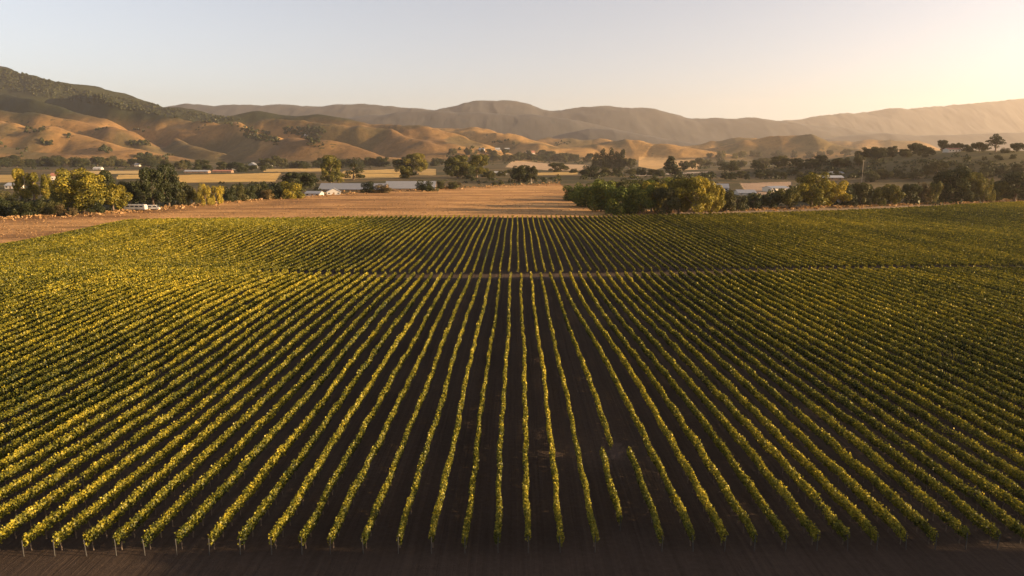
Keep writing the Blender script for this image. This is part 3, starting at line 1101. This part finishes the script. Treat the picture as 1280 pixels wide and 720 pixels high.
for i, (px, b, t, w, m) in enumerate(sorted(sc)):
    T("shrub", m, px, b, t, w, "%s scrub bush right of the yellow willows, %s from them" % ({"dark": "dark", "olive": "olive", "brown": "dry brown"}[m], ordinal(i + 1)), GS)
T("shrub", "gold", 364, 248, 226, 28, "round bright golden bush left of the long sheds")
T("round", "dark", 366, 234, 214, 24, "dark dense tree behind the round golden bush")
T("round", "dark", 385, 233, 215, 26, "dark spreading tree at the left end of the long sheds")
T("oak", "oak", 414, 231, 194, 25, "tall rounded oak behind the long sheds with sunlit right side", variant=1)
T("round", "gold", 424, 229, 215, 12, "small golden tree at the foot of the tall rounded oak")
T("pine", "olive", 442, 225, 205, 24, "flat-topped pale tree right of the tall rounded oak")
T("shrub", "dark", 461, 241, 226, 18, "dark bush standing in front of the long sheds")
T("shrub", "brown", 478, 241, 229, 20, "brownish bush in front of the gap between the two sheds")
T("shrub", "dark", 533, 239, 224, 24, "dark round bush at the right end of the long sheds")
T("shrub", "olive", 552, 236, 225, 14, "small olive bush right of the round bush at the sheds")
T("shrub", "olive", 566, 236, 226, 14, "pale bush beyond the sheds, close to the tan field edge")
T("round", "oak", 509, 223, 207, 20, "round ball-shaped tree right above the sheds with a lit side")
T("oak", "oak", 521, 217, 191, 28, "bigger tree behind the ball-shaped tree above the sheds")
T("round", "dark", 503, 217, 198, 22, "shaded tree left of the bigger tree above the sheds")
T("oak", "oak", 572, 223, 194, 32, "left one of two broad oaks in mid-valley", variant=0)
T("oak", "oak", 596, 222, 193, 28, "right one of two broad oaks in mid-valley, sunlit on its right", variant=2)
T("round", "dark", 584, 223, 206, 22, "low dark tree between the two broad oaks")
T("round", "dark", 650, 228, 206, 26, "dark leafy tree above the tan field, left of the pale trunk", bark="bark")
T("upright", "olive", 664, 229, 205, 15, "slim tree with a bare pale trunk beside the dark leafy tree", bark="palebark")
T("round", "olive", 697, 215, 203, 22, "spreading olive tree left of the cypress group")
T("shrub", "olive", 717, 216, 210, 12, "tiny bush on the pale field left of the cypress group")
GC = "dark cypresses in mid-valley"
for i, (px, t, w) in enumerate([(745, 190, 10), (753, 185, 9), (759, 192, 10), (764, 184, 9), (771, 189, 9), (777, 186, 9)]):
    T("cypress", "dark", px, 211, t, w, "dark pointed cypress, %s from the left in the tight group" % ordinal(i + 1), GC)
T("round", "olive", 786, 211, 197, 15, "rounded lit tree touching the right of the cypress group")
T("shrub", "dark", 738, 221, 205, 26, "dark bush in front of the left cypresses")
T("shrub", "olive", 756, 219, 208, 18, "olive bush in front of the cypress group's middle")
for i, (px, b, t, w, m) in enumerate([(772, 219, 209, 16, "dark"), (790, 218, 210, 18, "olive"), (803, 219, 208, 14, "dark"), (816, 219, 211, 16, "olive"), (826, 220, 212, 12, "dark")]):
    T("shrub", m, px, b, t, w, "%s bush between the cypresses and the conical tree, %s from the left" % ({"dark": "dark", "olive": "olive"}[m], ordinal(i + 1)), "bushes between cypresses and conical tree")
T("cone", "dark", 838, 219, 194, 24, "single dark conical tree with a pale trunk in mid-valley", bark="palebark")
# ---- the thick hedge of trees at the end of the vineyard
GH = "thick tree hedge at the far edge of the vineyard"
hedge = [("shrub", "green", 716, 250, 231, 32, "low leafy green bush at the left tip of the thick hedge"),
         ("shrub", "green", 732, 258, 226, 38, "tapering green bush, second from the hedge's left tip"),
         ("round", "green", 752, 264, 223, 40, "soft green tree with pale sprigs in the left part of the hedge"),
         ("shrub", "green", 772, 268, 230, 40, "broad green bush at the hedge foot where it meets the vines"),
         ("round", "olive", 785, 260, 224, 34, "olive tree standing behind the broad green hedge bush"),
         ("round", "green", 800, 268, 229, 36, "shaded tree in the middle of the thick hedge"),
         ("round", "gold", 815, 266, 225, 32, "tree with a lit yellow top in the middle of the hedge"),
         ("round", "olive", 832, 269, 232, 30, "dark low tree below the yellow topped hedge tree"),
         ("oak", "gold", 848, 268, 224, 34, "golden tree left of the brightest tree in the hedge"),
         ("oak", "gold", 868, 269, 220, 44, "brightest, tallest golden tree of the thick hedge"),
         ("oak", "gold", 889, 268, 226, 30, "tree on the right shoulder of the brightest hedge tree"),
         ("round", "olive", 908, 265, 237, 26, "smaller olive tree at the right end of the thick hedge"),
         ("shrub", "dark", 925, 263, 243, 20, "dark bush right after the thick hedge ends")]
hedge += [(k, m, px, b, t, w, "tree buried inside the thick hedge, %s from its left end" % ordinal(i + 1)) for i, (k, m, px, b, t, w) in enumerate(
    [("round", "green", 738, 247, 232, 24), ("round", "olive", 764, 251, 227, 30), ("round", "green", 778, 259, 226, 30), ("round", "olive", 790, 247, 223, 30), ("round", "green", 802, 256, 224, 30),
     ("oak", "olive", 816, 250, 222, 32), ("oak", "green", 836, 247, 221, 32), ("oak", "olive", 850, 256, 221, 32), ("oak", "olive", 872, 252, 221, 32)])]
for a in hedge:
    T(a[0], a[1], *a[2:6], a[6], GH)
# ---- trees along the right edge of the vineyard
GR = "trees along the right far edge of the vineyard"
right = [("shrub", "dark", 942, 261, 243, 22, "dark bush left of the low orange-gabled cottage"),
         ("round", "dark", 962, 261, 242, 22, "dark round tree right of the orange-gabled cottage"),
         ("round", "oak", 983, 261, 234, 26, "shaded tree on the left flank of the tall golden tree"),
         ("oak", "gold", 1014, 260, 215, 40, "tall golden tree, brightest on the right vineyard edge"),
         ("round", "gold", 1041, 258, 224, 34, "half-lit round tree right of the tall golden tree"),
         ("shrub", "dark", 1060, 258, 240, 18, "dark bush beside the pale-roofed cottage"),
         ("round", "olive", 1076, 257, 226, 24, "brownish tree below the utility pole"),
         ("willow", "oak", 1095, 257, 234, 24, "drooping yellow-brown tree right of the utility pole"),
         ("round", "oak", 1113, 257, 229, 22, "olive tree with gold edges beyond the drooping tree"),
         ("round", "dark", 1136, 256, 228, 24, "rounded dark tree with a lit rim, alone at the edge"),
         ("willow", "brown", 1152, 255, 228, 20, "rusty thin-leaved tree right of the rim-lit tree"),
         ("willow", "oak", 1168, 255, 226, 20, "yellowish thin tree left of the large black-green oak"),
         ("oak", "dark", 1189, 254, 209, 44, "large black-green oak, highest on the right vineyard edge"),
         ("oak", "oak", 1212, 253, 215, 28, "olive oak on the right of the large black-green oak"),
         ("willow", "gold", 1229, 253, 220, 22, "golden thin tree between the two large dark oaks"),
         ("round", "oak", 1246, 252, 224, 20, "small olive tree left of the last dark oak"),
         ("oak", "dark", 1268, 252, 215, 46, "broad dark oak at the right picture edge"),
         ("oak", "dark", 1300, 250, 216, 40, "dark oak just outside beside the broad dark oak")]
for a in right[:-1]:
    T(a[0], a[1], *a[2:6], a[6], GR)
# ---- trees on top of the right plateau
GP = "trees on the skyline of the right plateau"
plate = [("round", "dark", 1142, 190, 178, 14, "dome-shaped tree alone at the left of the plateau skyline"),
         ("round", "dark", 1178, 189, 174, 13, "pointed dark tree at the left of the hilltop house"),
         ("round", "dark", 1188, 189, 179, 11, "dark tree just behind the hilltop house"),
         ("round", "dark", 1197, 189, 178, 11, "third tree of the hilltop row from the pointed tree"),
         ("round", "dark", 1206, 189, 180, 11, "fourth tree of the hilltop row from the pointed tree"),
         ("shrub", "dark", 1213, 190, 183, 10, "lowest tree ending the hilltop row on the right"),
         ("round", "dark", 1224, 190, 177, 18, "large dome tree on the plateau left of the two-tufted pine"),
         ("pine", "dark", 1244, 190, 168, 20, "two-tufted tall pine on the plateau skyline"),
         ("shrub", "olive", 1258, 191, 184, 12, "bush right of the two-tufted tall pine"),
         ("round", "dark", 1271, 190, 178, 15, "rounded tree farthest right on the plateau skyline"),
         ("shrub", "olive", 1163, 190, 184, 8, "small bush midway between dome tree and pointed tree")]
for a in plate:
    T(a[0], a[1], *a[2:6], a[6], GP)

# ---- unseen trees added past the headland's right end to shade the bottom of the view
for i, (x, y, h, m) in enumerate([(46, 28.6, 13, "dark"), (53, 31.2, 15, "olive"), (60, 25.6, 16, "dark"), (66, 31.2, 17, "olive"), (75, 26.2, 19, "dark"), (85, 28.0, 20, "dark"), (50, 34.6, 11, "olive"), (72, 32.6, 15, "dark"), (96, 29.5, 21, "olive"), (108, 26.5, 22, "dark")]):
    plant("round", m, x, y, float(height(np.array([x]), np.array([y]))[0]), h, 9.5, "added unseen shade tree past the right end of the headland, %s from the vines" % ordinal(i + 1), "added shade trees by the headland")

# ---- bands of small trees across the valley
def band(pts, n, hpx, mats, kinds, label, group, seed, jx=4, jy=1.6, wid=(0.9, 1.6)):
    """n trees scattered along a polyline of ground pixels, numbered from the left"""
    rr = random.Random(seed)
    P = np.array(pts, float)
    s = np.concatenate([[0], np.cumsum(np.abs(np.diff(P[:, 0])))])
    L = []
    for i in range(n):
        t = (i + rr.random()) / n * s[-1]
        L.append((np.interp(t, s, P[:, 0]) + rr.uniform(-jx, jx), np.interp(t, s, P[:, 1]) + rr.uniform(-jy, jy)))
    L.sort()
    for i, (px, py) in enumerate(L):
        h = rr.uniform(*hpx)
        plant_px(rr.choice(kinds), rr.choice(mats), px, py, py - h, h * rr.uniform(*wid), label % ordinal(i + 1), group)

RD = ["round", "shrub", "oak"]
band([(-5, 209), (60, 208), (130, 208), (200, 207)], 26, (8, 14), ["dark", "dark", "olive"], RD, "dark tree at the foot of the left golden hills, %s from the left", "tree line below the left hills", 1)
band([(170, 206), (215, 211), (260, 214), (330, 213)], 18, (7, 13), ["dark", "olive"], RD, "small dark tree among the farm roofs beyond the gold field, %s from left", "farmyard trees beyond the gold field", 2)
band([(330, 211), (400, 209), (450, 209), (505, 208)], 18, (9, 15), ["dark", "dark", "olive"], RD, "dark tree in the line below the middle brown hill, %s from the left", "tree line below the middle hill", 3)
band([(545, 208), (600, 201), (660, 201), (735, 203)], 26, (7, 13), ["dark", "olive", "dark"], RD, "tree of the hamlet wood below the brown hills, %s from the left", "hamlet wood below the brown hills", 4)
band([(555, 193), (600, 193), (650, 195), (700, 199)], 10, (5, 9), ["dark", "olive"], RD, "tree on the slope above the hamlet wood, %s from the left", "trees above the hamlet wood", 5)
band([(605, 226), (620, 221), (640, 218)], 5, (7, 12), ["dark", "olive"], RD, "dark bush left of the pale-trunk tree, %s from the left", "bushes left of the pale-trunk tree", 6)
band([(855, 213), (890, 209), (930, 211), (980, 210), (1030, 208), (1080, 206)], 24, (8, 15), ["dark", "dark", "olive"], RD, "dark tree of the long valley wood beyond the hedge, %s from the left", "long valley wood beyond the hedge", 7, jy=3)
band([(880, 199), (940, 197), (1000, 197), (1060, 196), (1100, 198)], 16, (6, 10), ["dark", "olive", "oak"], RD, "small tree on the back edge of the valley wood, %s from left", "back edge of the valley wood", 8, jy=2)
band([(1085, 199), (1110, 196), (1135, 195), (1160, 194)], 12, (7, 14), ["dark", "dark", "olive"], RD, "tree climbing the plateau's left shoulder, %s from the left", "trees on the plateau's left shoulder", 9, jy=3)
band([(900, 224), (940, 222), (990, 221), (1050, 222)], 14, (6, 10), ["dark", "olive"], RD, "dark bush on the slope above the blue-grey roofs, %s from left", "bushes above the blue-grey roofs", 10, jy=3)
band([(1085, 224), (1140, 221), (1200, 220), (1278, 219)], 18, (8, 15), ["dark", "olive", "dark"], RD, "dark tree on the lower plateau slope, %s from the left", "trees on the lower plateau slope", 11, jy=4)
band([(560, 233), (600, 231), (640, 231)], 5, (3, 5), ["olive", "brown"], ["shrub"], "tiny bush on the upper rim of the tan field, %s from left", "tiny bushes on the tan field rim", 12, jy=0.6)
band([(1225, 199), (1255, 199), (1278, 200)], 4, (4, 6), ["olive", "dark"], ["shrub"], "low bush on the grassy plateau slope, %s from the left", "low bushes on the plateau", 13, jy=2)

# ---- scrub and wood that nobody could count: hillside woods and dry grass
def woodland():
    rg = np.random.default_rng(77)
    P = []
    for (px0, px1, pt, pb, n) in [(0, 90, (85, 108), (112, 128), 520), (90, 200, (110, 132), (126, 146), 330), (200, 300, (134, 149), (146, 160), 130)]:
        for i in range(n):
            f = rg.random()
            px = px0 + (px1 - px0) * f
            a, b = pt[0] + (pt[1] - pt[0]) * f + 0.6, pb[0] + (pb[1] - pb[0]) * f
            P.append((px, a + (b - a) * rg.random() ** 1.4))
    for (px0, px1, y0, y1, n) in [(30, 190, 160, 186, 45), (150, 250, 176, 200, 40), (330, 500, 158, 190, 50), (300, 420, 160, 178, 60), (560, 720, 176, 200, 70), (0, 140, 178, 204, 25)]:
        u, w = rg.uniform(px0, px1, n * 8), rg.uniform(y0, y1, n * 8)
        k = fbm(u / 26.0, w / 9.0, 15, 3) > 0.30          # scrub gathers in the folds
        P += list(zip(u[k], w[k]))
    Vs, Fs, Ts, o = [], [], [], 0
    PX, PY = np.array(P).T
    for x, y, z in zip(*hit_many(PX, PY, 1200)):
        hgt = rg.uniform(4, 11)
        n = 26
        d = unit(rg.normal(size=(n, 3)))
        d[:, 2] = np.abs(d[:, 2])
        c = np.array([x, y, z + hgt * 0.25]) + d * np.array([hgt * 0.55, hgt * 0.55, hgt * 0.75]) * rg.uniform(0.7, 1.05, (n, 1))
        V, F = leaves(c, d + 0.4 * rg.normal(size=(n, 3)), np.full(n, hgt * 0.5), rg)
        Vs.append(V); Fs.append(F + o); Ts.append(np.clip(0.4 + 0.2 * rg.normal(size=n), 0, 1)); o += len(V)
    me = raw_mesh("woodland", np.concatenate(Vs), np.concatenate(Fs), M["dark"], tone=np.concatenate(Ts))
    tag(link(bpy.data.objects.new("woodland", me)), "dark scrub and woodland on the far left hills", "woodland", kind="stuff")
woodland()

def valley_scrub():
    """low scrub filling the ground between the separate trees"""
    rg = np.random.default_rng(78)
    Vs, Fs, Ts, o = [], [], [], 0
    zones = [(-10, 240, 240, 266, 150, "l"), (860, 1285, 203, 224, 240, "r"), (930, 1285, 234, 257, 260, "r"), (275, 400, 228, 247, 80, "l"), (560, 730, 196, 206, 110, "r"),
             (0, 520, 205, 212, 190, "l"), (720, 900, 219, 230, 60, "r"), (1090, 1285, 190, 206, 12, "r"), (545, 700, 222, 230, 40, "l")]
    for (a, b, c, d, n, s) in zones:
        for i in range(n):
            px, py = rg.uniform(a, b), rg.uniform(c, d)
            if in_poly(np.array([px]), np.array([py + 2.0]), TAN_POLY)[0] or any(in_poly(np.array([px]), np.array([py]), g[0])[0] for g in GOLD_FIELDS): continue
            x, y, z = hit(px, py, 200)
            if y < float(far_end(np.array([x]))[0]) + 10: continue
            hgt = rg.uniform(1.0, 3.2) * (1 + max(0, y - 500) / 1500) * (1.35 if s == "r" else 1.0)
            m = 34
            dd = unit(rg.normal(size=(m, 3)))
            dd[:, 2] = np.abs(dd[:, 2])
            w = hgt * rg.uniform(0.7, 1.6)
            cc = np.array([x, y, z]) + dd * np.array([w, w, hgt]) * rg.uniform(0.6, 1.05, (m, 1))
            V, F = leaves(cc, dd + 0.5 * rg.normal(size=(m, 3)), np.full(m, hgt * 0.42), rg)
            Vs.append(V); Fs.append(F + o); Ts.append(np.clip(0.45 + 0.25 * rg.normal(size=m), 0, 1)); o += len(V)
    me = raw_mesh("undergrowth", np.concatenate(Vs), np.concatenate(Fs), M["dark"], tone=np.concatenate(Ts))
    tag(link(bpy.data.objects.new("undergrowth", me)), "low olive undergrowth between the valley trees", "undergrowth", kind="stuff")
valley_scrub()

def dry_grass():
    rg = np.random.default_rng(79)
    xs, ys, hs = [], [], []
    def add(px, py, hh, ok):
        X, Y, Z = hit_many(px, py, 150, 900, 90)
        k = ok(X, Y, px, py)
        xs.append(X[k]); ys.append(Y[k]); hs.append(hh[k])
    ft = np.array(FIELD_TOP, float)
    px = rg.uniform(-20, 700, 1100)                        # along the upper rim of the tan field
    add(px, np.interp(px, ft[:, 0], ft[:, 1]) + rg.normal(size=1100) * 1.2, rg.uniform(0.3, 1.0, 1100), lambda X, Y, u, v: Y > 0)
    px, py = rg.uniform(-10, 770, 7000), rg.uniform(229, 298, 7000)   # over the tan field
    add(px, py, rg.uniform(0.08, 0.32, 7000), lambda X, Y, u, v: in_poly(u, v, TAN_POLY) & (Y > far_end(X) + 4))
    px = rg.uniform(760, 1285, 900)                        # strip behind the vineyard on the right
    py = np.interp(px, [760, 900, 1000, 1100, 1280], [268, 263, 260, 257, 250.5]) + rg.normal(size=900)
    add(px, py, rg.uniform(0.4, 1.0, 900), lambda X, Y, u, v: Y > far_end(X) + 3)
    x = rg.uniform(-36, 36, 1500)                          # near headland
    y = near_y(x) - 4.2 - np.abs(rg.normal(size=1500)) * 1.3
    k = vnoise(x / 1.7, y / 0.8, 5) > 0.62
    xs.append(x[k]); ys.append(y[k]); hs.append(rg.uniform(0.05, 0.12, k.sum()))
    x, y, h = np.concatenate(xs).repeat(5), np.concatenate(ys).repeat(5), np.concatenate(hs).repeat(5)
    n = len(x)
    z = height(x, y)
    C = np.stack([x + rg.normal(size=n) * h * .5, y + rg.normal(size=n) * h * .5, z + h * 0.4], 1)
    V, F = leaves(C, rg.normal(size=(n, 3)) * np.array([1, 1, .25]), h * rg.uniform(0.7, 1.3, n), rg, 1.6)
    tone = np.clip(0.5 + 0.25 * rg.normal(size=n), 0, 1)
    me = raw_mesh("dry_grass", V, F, M["straw"], tone=tone)
    tag(link(bpy.data.objects.new("dry_grass", me)), "dry orange grass tufts round the tan field and headland", "grass", kind="stuff")
dry_grass()

# ------------------------------------------------------------------ buildings
def place(px, py):
    x, y, z = hit(px, py, 200)
    return x, y, z, float(project(x, y, z)[2]) / FOC

def building(name, px, py, wpx, dep, hpx, roofpx, rz, wall, roof, label, cat="house", group=None, windows=3, door=True, gable_front=False):
    """gabled building; ridge along local x, front faces local -y"""
    x, y, z, mpp = place(px, py)
    w, h, rh = wpx * mpp, hpx * mpp, roofpx * mpp
    root = empty(name, (x, y + dep * 0.5, z), rz + (math.pi / 2 if gable_front else 0))
    tag(root, label, cat, group)
    L, D = (dep, w) if gable_front else (w, dep)
    bm = bmesh.new()
    prof = [(-D / 2, -1.5), (D / 2, -1.5), (D / 2, h), (0, h + rh * 0.97), (-D / 2, h)]
    add_prism(bm, prof, -L / 2, L / 2)
    bmesh.ops.rotate(bm, cent=(0, 0, 0), matrix=Matrix.Rotation(math.pi / 2, 3, 'Z'), verts=bm.verts)
    bm_obj("wall", bm, M[wall], root)
    bm = bmesh.new()
    ov, th = 0.35, 0.16
    sl = rh / (D / 2)
    e = D / 2 + ov
    prof = [(-e, h - ov * sl + 0.03), (0, h + rh + 0.03), (e, h - ov * sl + 0.03), (e, h - ov * sl + th + 0.03), (0, h + rh + th + 0.06), (-e, h - ov * sl + th + 0.03)]
    add_prism(bm, prof, -L / 2 - ov, L / 2 + ov)
    bmesh.ops.rotate(bm, cent=(0, 0, 0), matrix=Matrix.Rotation(math.pi / 2, 3, 'Z'), verts=bm.verts)
    bm_obj("roof", bm, M[roof], root)
    wz = min(1.5, h * 0.55)
    ww = min(1.3, L / (windows + 2) * 0.6) if windows else 1
    def face(px_, w_, zc, h_, nm, mat):
        b2 = bmesh.new()
        if gable_front:
            add_box(b2, (-L / 2 - 0.02, px_, zc), (0.08, w_, h_))
        else:
            add_box(b2, (px_, -D / 2 - 0.02, zc), (w_, 0.08, h_))
        return bm_obj(nm, b2, mat, root)
    span = D if gable_front else L
    slots = windows + (1 if door else 0)
    for i in range(slots):
        u = -span / 2 + span * (i + 0.5) / slots
        if door and i == slots // 2:
            face(u, min(1.1, span * 0.2), min(2.0, h * 0.85) / 2, min(2.0, h * 0.85), "door", M["timber"])
        else:
            face(u, ww, wz, min(1.2, h * 0.4), "window", M["window"])
    return root

building("long_shed", 440, 238.5, 84, 15, 1.8, 6.8, R(-3), "timber", "metal_roof", "long low shed with pale metal roof, left one of the pair", "shed", windows=6, door=False)
building("long_shed", 512, 237.5, 62, 17, 2.0, 8.2, R(3), "timber", "metal_roof", "long shed with the higher pale metal roof, right one of the pair", "shed", windows=5, door=False)
building("house", 415, 243.5, 17, 9, 3.5, 4.5, R(15), "white", "metal_roof", "small white gabled house in front of the left shed", "house", gable_front=True, windows=2)
building("house", 391, 245, 19, 8, 3, 2.5, R(-5), "white", "metal_roof", "low white outbuilding left of the small gabled house", "outbuilding", windows=2)
building("house", 70, 225, 15, 9, 5, 3.5, R(10), "cream", "red_roof", "red-roofed house glimpsed between poplars and big oak", windows=2)
building("house", 13, 236, 14, 9, 4, 3, R(0), "cream", "grey_roof", "grey house at the far left behind the tree belt", windows=2)
building("house", 121, 212, 10, 10, 1.4, 1.8, R(0), "white", "white", "white-roofed barn below the left hills", "barn", windows=1)
building("house", 171, 208, 6, 10, 2, 2, R(0), "cream", "metal_roof", "small pale barn above the gold strip left of the dark evergreen", "barn", windows=1)
building("house", 289, 212, 11, 12, 3.5, 3, R(8), "white", "metal_roof", "blue-grey roofed farmhouse beyond the gold field", windows=2)
building("house", 315, 209.5, 10, 12, 3.2, 3, R(-10), "white", "metal_roof", "white gabled farmhouse right of the blue-grey roofed one", gable_front=True, windows=1)
building("house", 334, 207.5, 12, 10, 2, 2, R(0), "white", "metal_roof", "long white barn right of the white gabled farmhouse", "barn", windows=2)
building("long_shed", 245, 216.5, 30, 10, 2.2, 1.4, R(0), "timber", "grey_roof", "dark low stable row on the upper rim of the gold field, left", "stable", windows=4, door=False)
building("long_shed", 277, 216, 24, 10, 2.0, 1.4, R(0), "timber", "red_roof", "low rusty stable row on the upper rim of the gold field, right", "stable", windows=3, door=False)
building("house", 445, 206, 13, 12, 2.5, 2.2, R(0), "cream", "metal_roof", "pale roof among trees below the middle hill", "house", windows=2)
building("house", 383, 171, 6, 14, 1.6, 1.6, R(0), "white", "white", "lone white house high on the middle hillside", windows=1)
building("house", 622, 188, 6, 14, 1.6, 1.6, R(0), "white", "white", "left white house of the hillside pair above the hamlet", windows=1)
building("house", 634, 188, 6, 14, 1.5, 1.5, R(0), "white", "white", "right white house of the hillside pair above the hamlet", windows=1)
building("house", 663, 194, 11, 14, 3, 2.5, R(12), "cream", "red_roof", "terracotta-roofed house on the right of the hamlet", windows=2)
building("house", 602, 189, 7, 14, 2, 2, R(-10), "grey", "metal_roof", "grey house left of the hillside pair", windows=1)
building("long_shed", 625, 218, 18, 10, 2.0, 1.5, R(0), "white", "white", "low white shed left of the dark leafy tree", "shed", windows=3, door=False)
building("long_shed", 904, 239, 19, 16, 4, 4.5, R(-12), "grey", "metal_roof", "blue-white shed roof right of the thick hedge", "shed", windows=3, door=False)
building("long_shed", 936, 244, 22, 16, 2.4, 3.5, R(-6), "cream", "metal_roof", "grey-blue farm shed between the two pale roofs", "shed", windows=3, door=False)
building("house", 974, 240, 24, 14, 4.5, 2.2, R(8), "cream", "metal_roof", "pale-walled barn left of the tall golden tree", "barn", windows=2)
building("house", 947, 259, 13, 7, 4.5, 3.5, R(5), "cream", "red_roof", "small cottage with orange gable in front of the farm sheds", "cottage", gable_front=True, windows=1)
building("house", 1052, 255, 16, 8, 5, 4, R(-8), "cream", "metal_roof", "pale-roofed cottage behind the half-lit round tree", "cottage", windows=2)
building("long_shed", 1041, 225, 28, 14, 2.8, 2.4, R(-4), "timber", "grey_roof", "flat grey shed above the half-lit round tree", "shed", windows=3, door=False)
building("house", 1048, 218, 14, 12, 1.6, 1.6, R(0), "cream", "metal_roof", "narrow pale roof behind the flat grey shed", "shed", windows=2, door=False)
building("house", 975, 206, 16, 14, 2.2, 2.2, R(-5), "cream", "metal_roof", "white roof glinting inside the long valley wood", "house", windows=2)
building("house", 1193, 190, 16, 10, 3.2, 1.6, R(4), "cream", "red_roof", "house with a sunlit wall on the plateau top", "house", windows=3)

# ------------------------------------------------------------------ vehicles
def vehicle(px, py, length, label, cat, name, rz, van=False):
    x, y, z, mpp = place(px, py)
    root = empty(name, (x, y, z), rz)
    tag(root, label, cat)
    Hh, W = (2.9, 2.35) if not van else (2.35, 1.95)
    l = length / 2
    if van:
        prof = [(-l, 0.45), (l, 0.45), (l, 1.05), (l - 0.75, 1.25), (l - 1.45, Hh - 0.12), (l - 1.8, Hh), (-l + 0.15, Hh), (-l, Hh - 0.2)]
    else:
        prof = [(-l, 0.5), (l, 0.5), (l, 1.4), (l - 0.25, 2.1), (l - 0.5, Hh - 0.25), (l - 1.1, Hh), (-l + 0.5, Hh), (-l + 0.1, Hh - 0.3), (-l, Hh - 0.8)]
    bm = bmesh.new()
    add_prism(bm, prof, -W / 2, W / 2)
    bmesh.ops.bevel(bm, geom=bm.edges[:], offset=0.07, segments=2, affect='EDGES', profile=0.6)
    bm_obj("body", bm, M["white"], root)
    n = 2 if van else 4
    for s in (-1, 1):
        for i in range(n):
            bm = bmesh.new()
            cx = -l + length * (i + 0.8) / (n + 0.7)
            add_box(bm, (cx, s * (W / 2 + 0.005), Hh * 0.68), (length / (n + 0.7) * 0.72, 0.03, 0.62))
            bm_obj("window", bm, M["window"], root)
    bm = bmesh.new()
    if van:
        vs = [bm.verts.new(p) for p in [(l - 0.74, -W * .42, 1.30), (l - 0.74, W * .42, 1.30), (l - 1.38, W * .40, Hh - 0.2), (l - 1.38, -W * .40, Hh - 0.2)]]
        bm.faces.new(vs)
        r = bmesh.ops.extrude_face_region(bm, geom=bm.faces[:])
        bmesh.ops.translate(bm, vec=(0.05, 0, 0.03), verts=[g for g in r["geom"] if isinstance(g, bmesh.types.BMVert)])
    else:
        add_box(bm, (l - 0.22, 0, 1.95), (0.10, W * 0.8, 0.7))
    bm_obj("windscreen", bm, M["window"], root)
    for sx in (-1, 1):
        for s in (-1, 1):
            bm = bmesh.new()
            r = bmesh.ops.create_cone(bm, cap_ends=True, segments=18, radius1=0.38, radius2=0.38, depth=0.24)
            bmesh.ops.rotate(bm, cent=(0, 0, 0), matrix=Matrix.Rotation(math.pi / 2, 3, 'X'), verts=bm.verts)
            bmesh.ops.translate(bm, vec=(sx * (l - 1.25), s * (W / 2 - 0.08), 0.38), verts=bm.verts)
            wheel = bm_obj("wheel", bm, M["tyre"], root)
            bm = bmesh.new()
            bmesh.ops.create_cone(bm, cap_ends=True, segments=14, radius1=0.2, radius2=0.17, depth=0.05)
            bmesh.ops.rotate(bm, cent=(0, 0, 0), matrix=Matrix.Rotation(math.pi / 2, 3, 'X'), verts=bm.verts)
            bmesh.ops.translate(bm, vec=(sx * (l - 1.25), s * (W / 2 + 0.055), 0.38), verts=bm.verts)
            bm_obj("rim", bm, M["grey"], wheel)
    for s in (-1, 1):
        bm = bmesh.new()
        add_box(bm, (l + 0.01, s * W * 0.36, 0.85), (0.06, 0.3, 0.18))
        bm_obj("headlight", bm, M["grey"], root)
    return root
vehicle(170, 263, 10.5, "long white motorhome parked under the dark trees, left of the white van", "motorhome", "parked_motorhome", R(176))
vehicle(192, 262.3, 6.0, "white van parked right behind the long white motorhome", "van", "parked_van", R(4), van=True)

# ------------------------------------------------------------------ utility pole
def pole(px, py, top):
    x, y, z, mpp = place(px, py)
    h = (py - top) * mpp
    root = empty("utility_pole", (x, y, z))
    tag(root, "thin wooden utility pole with a crossarm above the brownish tree", "utility pole")
    bm = bmesh.new()
    add_tube(bm, [(0, 0, -0.5), (0, 0, h * 0.5), (0, 0, h)], [0.22, 0.19, 0.15], 8)
    bm_obj("pole", bm, M["palebark"], root)
    bm = bmesh.new()
    add_box(bm, (0, -0.2, h * 0.94), (3.0, 0.16, 0.18))
    arm = bm_obj("crossarm", bm, M["palebark"], root)
    for dx in (-1.3, -0.5, 0.5, 1.3):
        bm = bmesh.new()
        add_tube(bm, [(dx, -0.2, h * 0.94 + 0.09), (dx, -0.2, h * 0.94 + 0.2), (dx, -0.2, h * 0.94 + 0.34)], [0.06, 0.1, 0.05], 7)
        bm_obj("insulator", bm, M["white"], arm)
pole(1077, 228, 200)
print("trees", _tree_n[0])
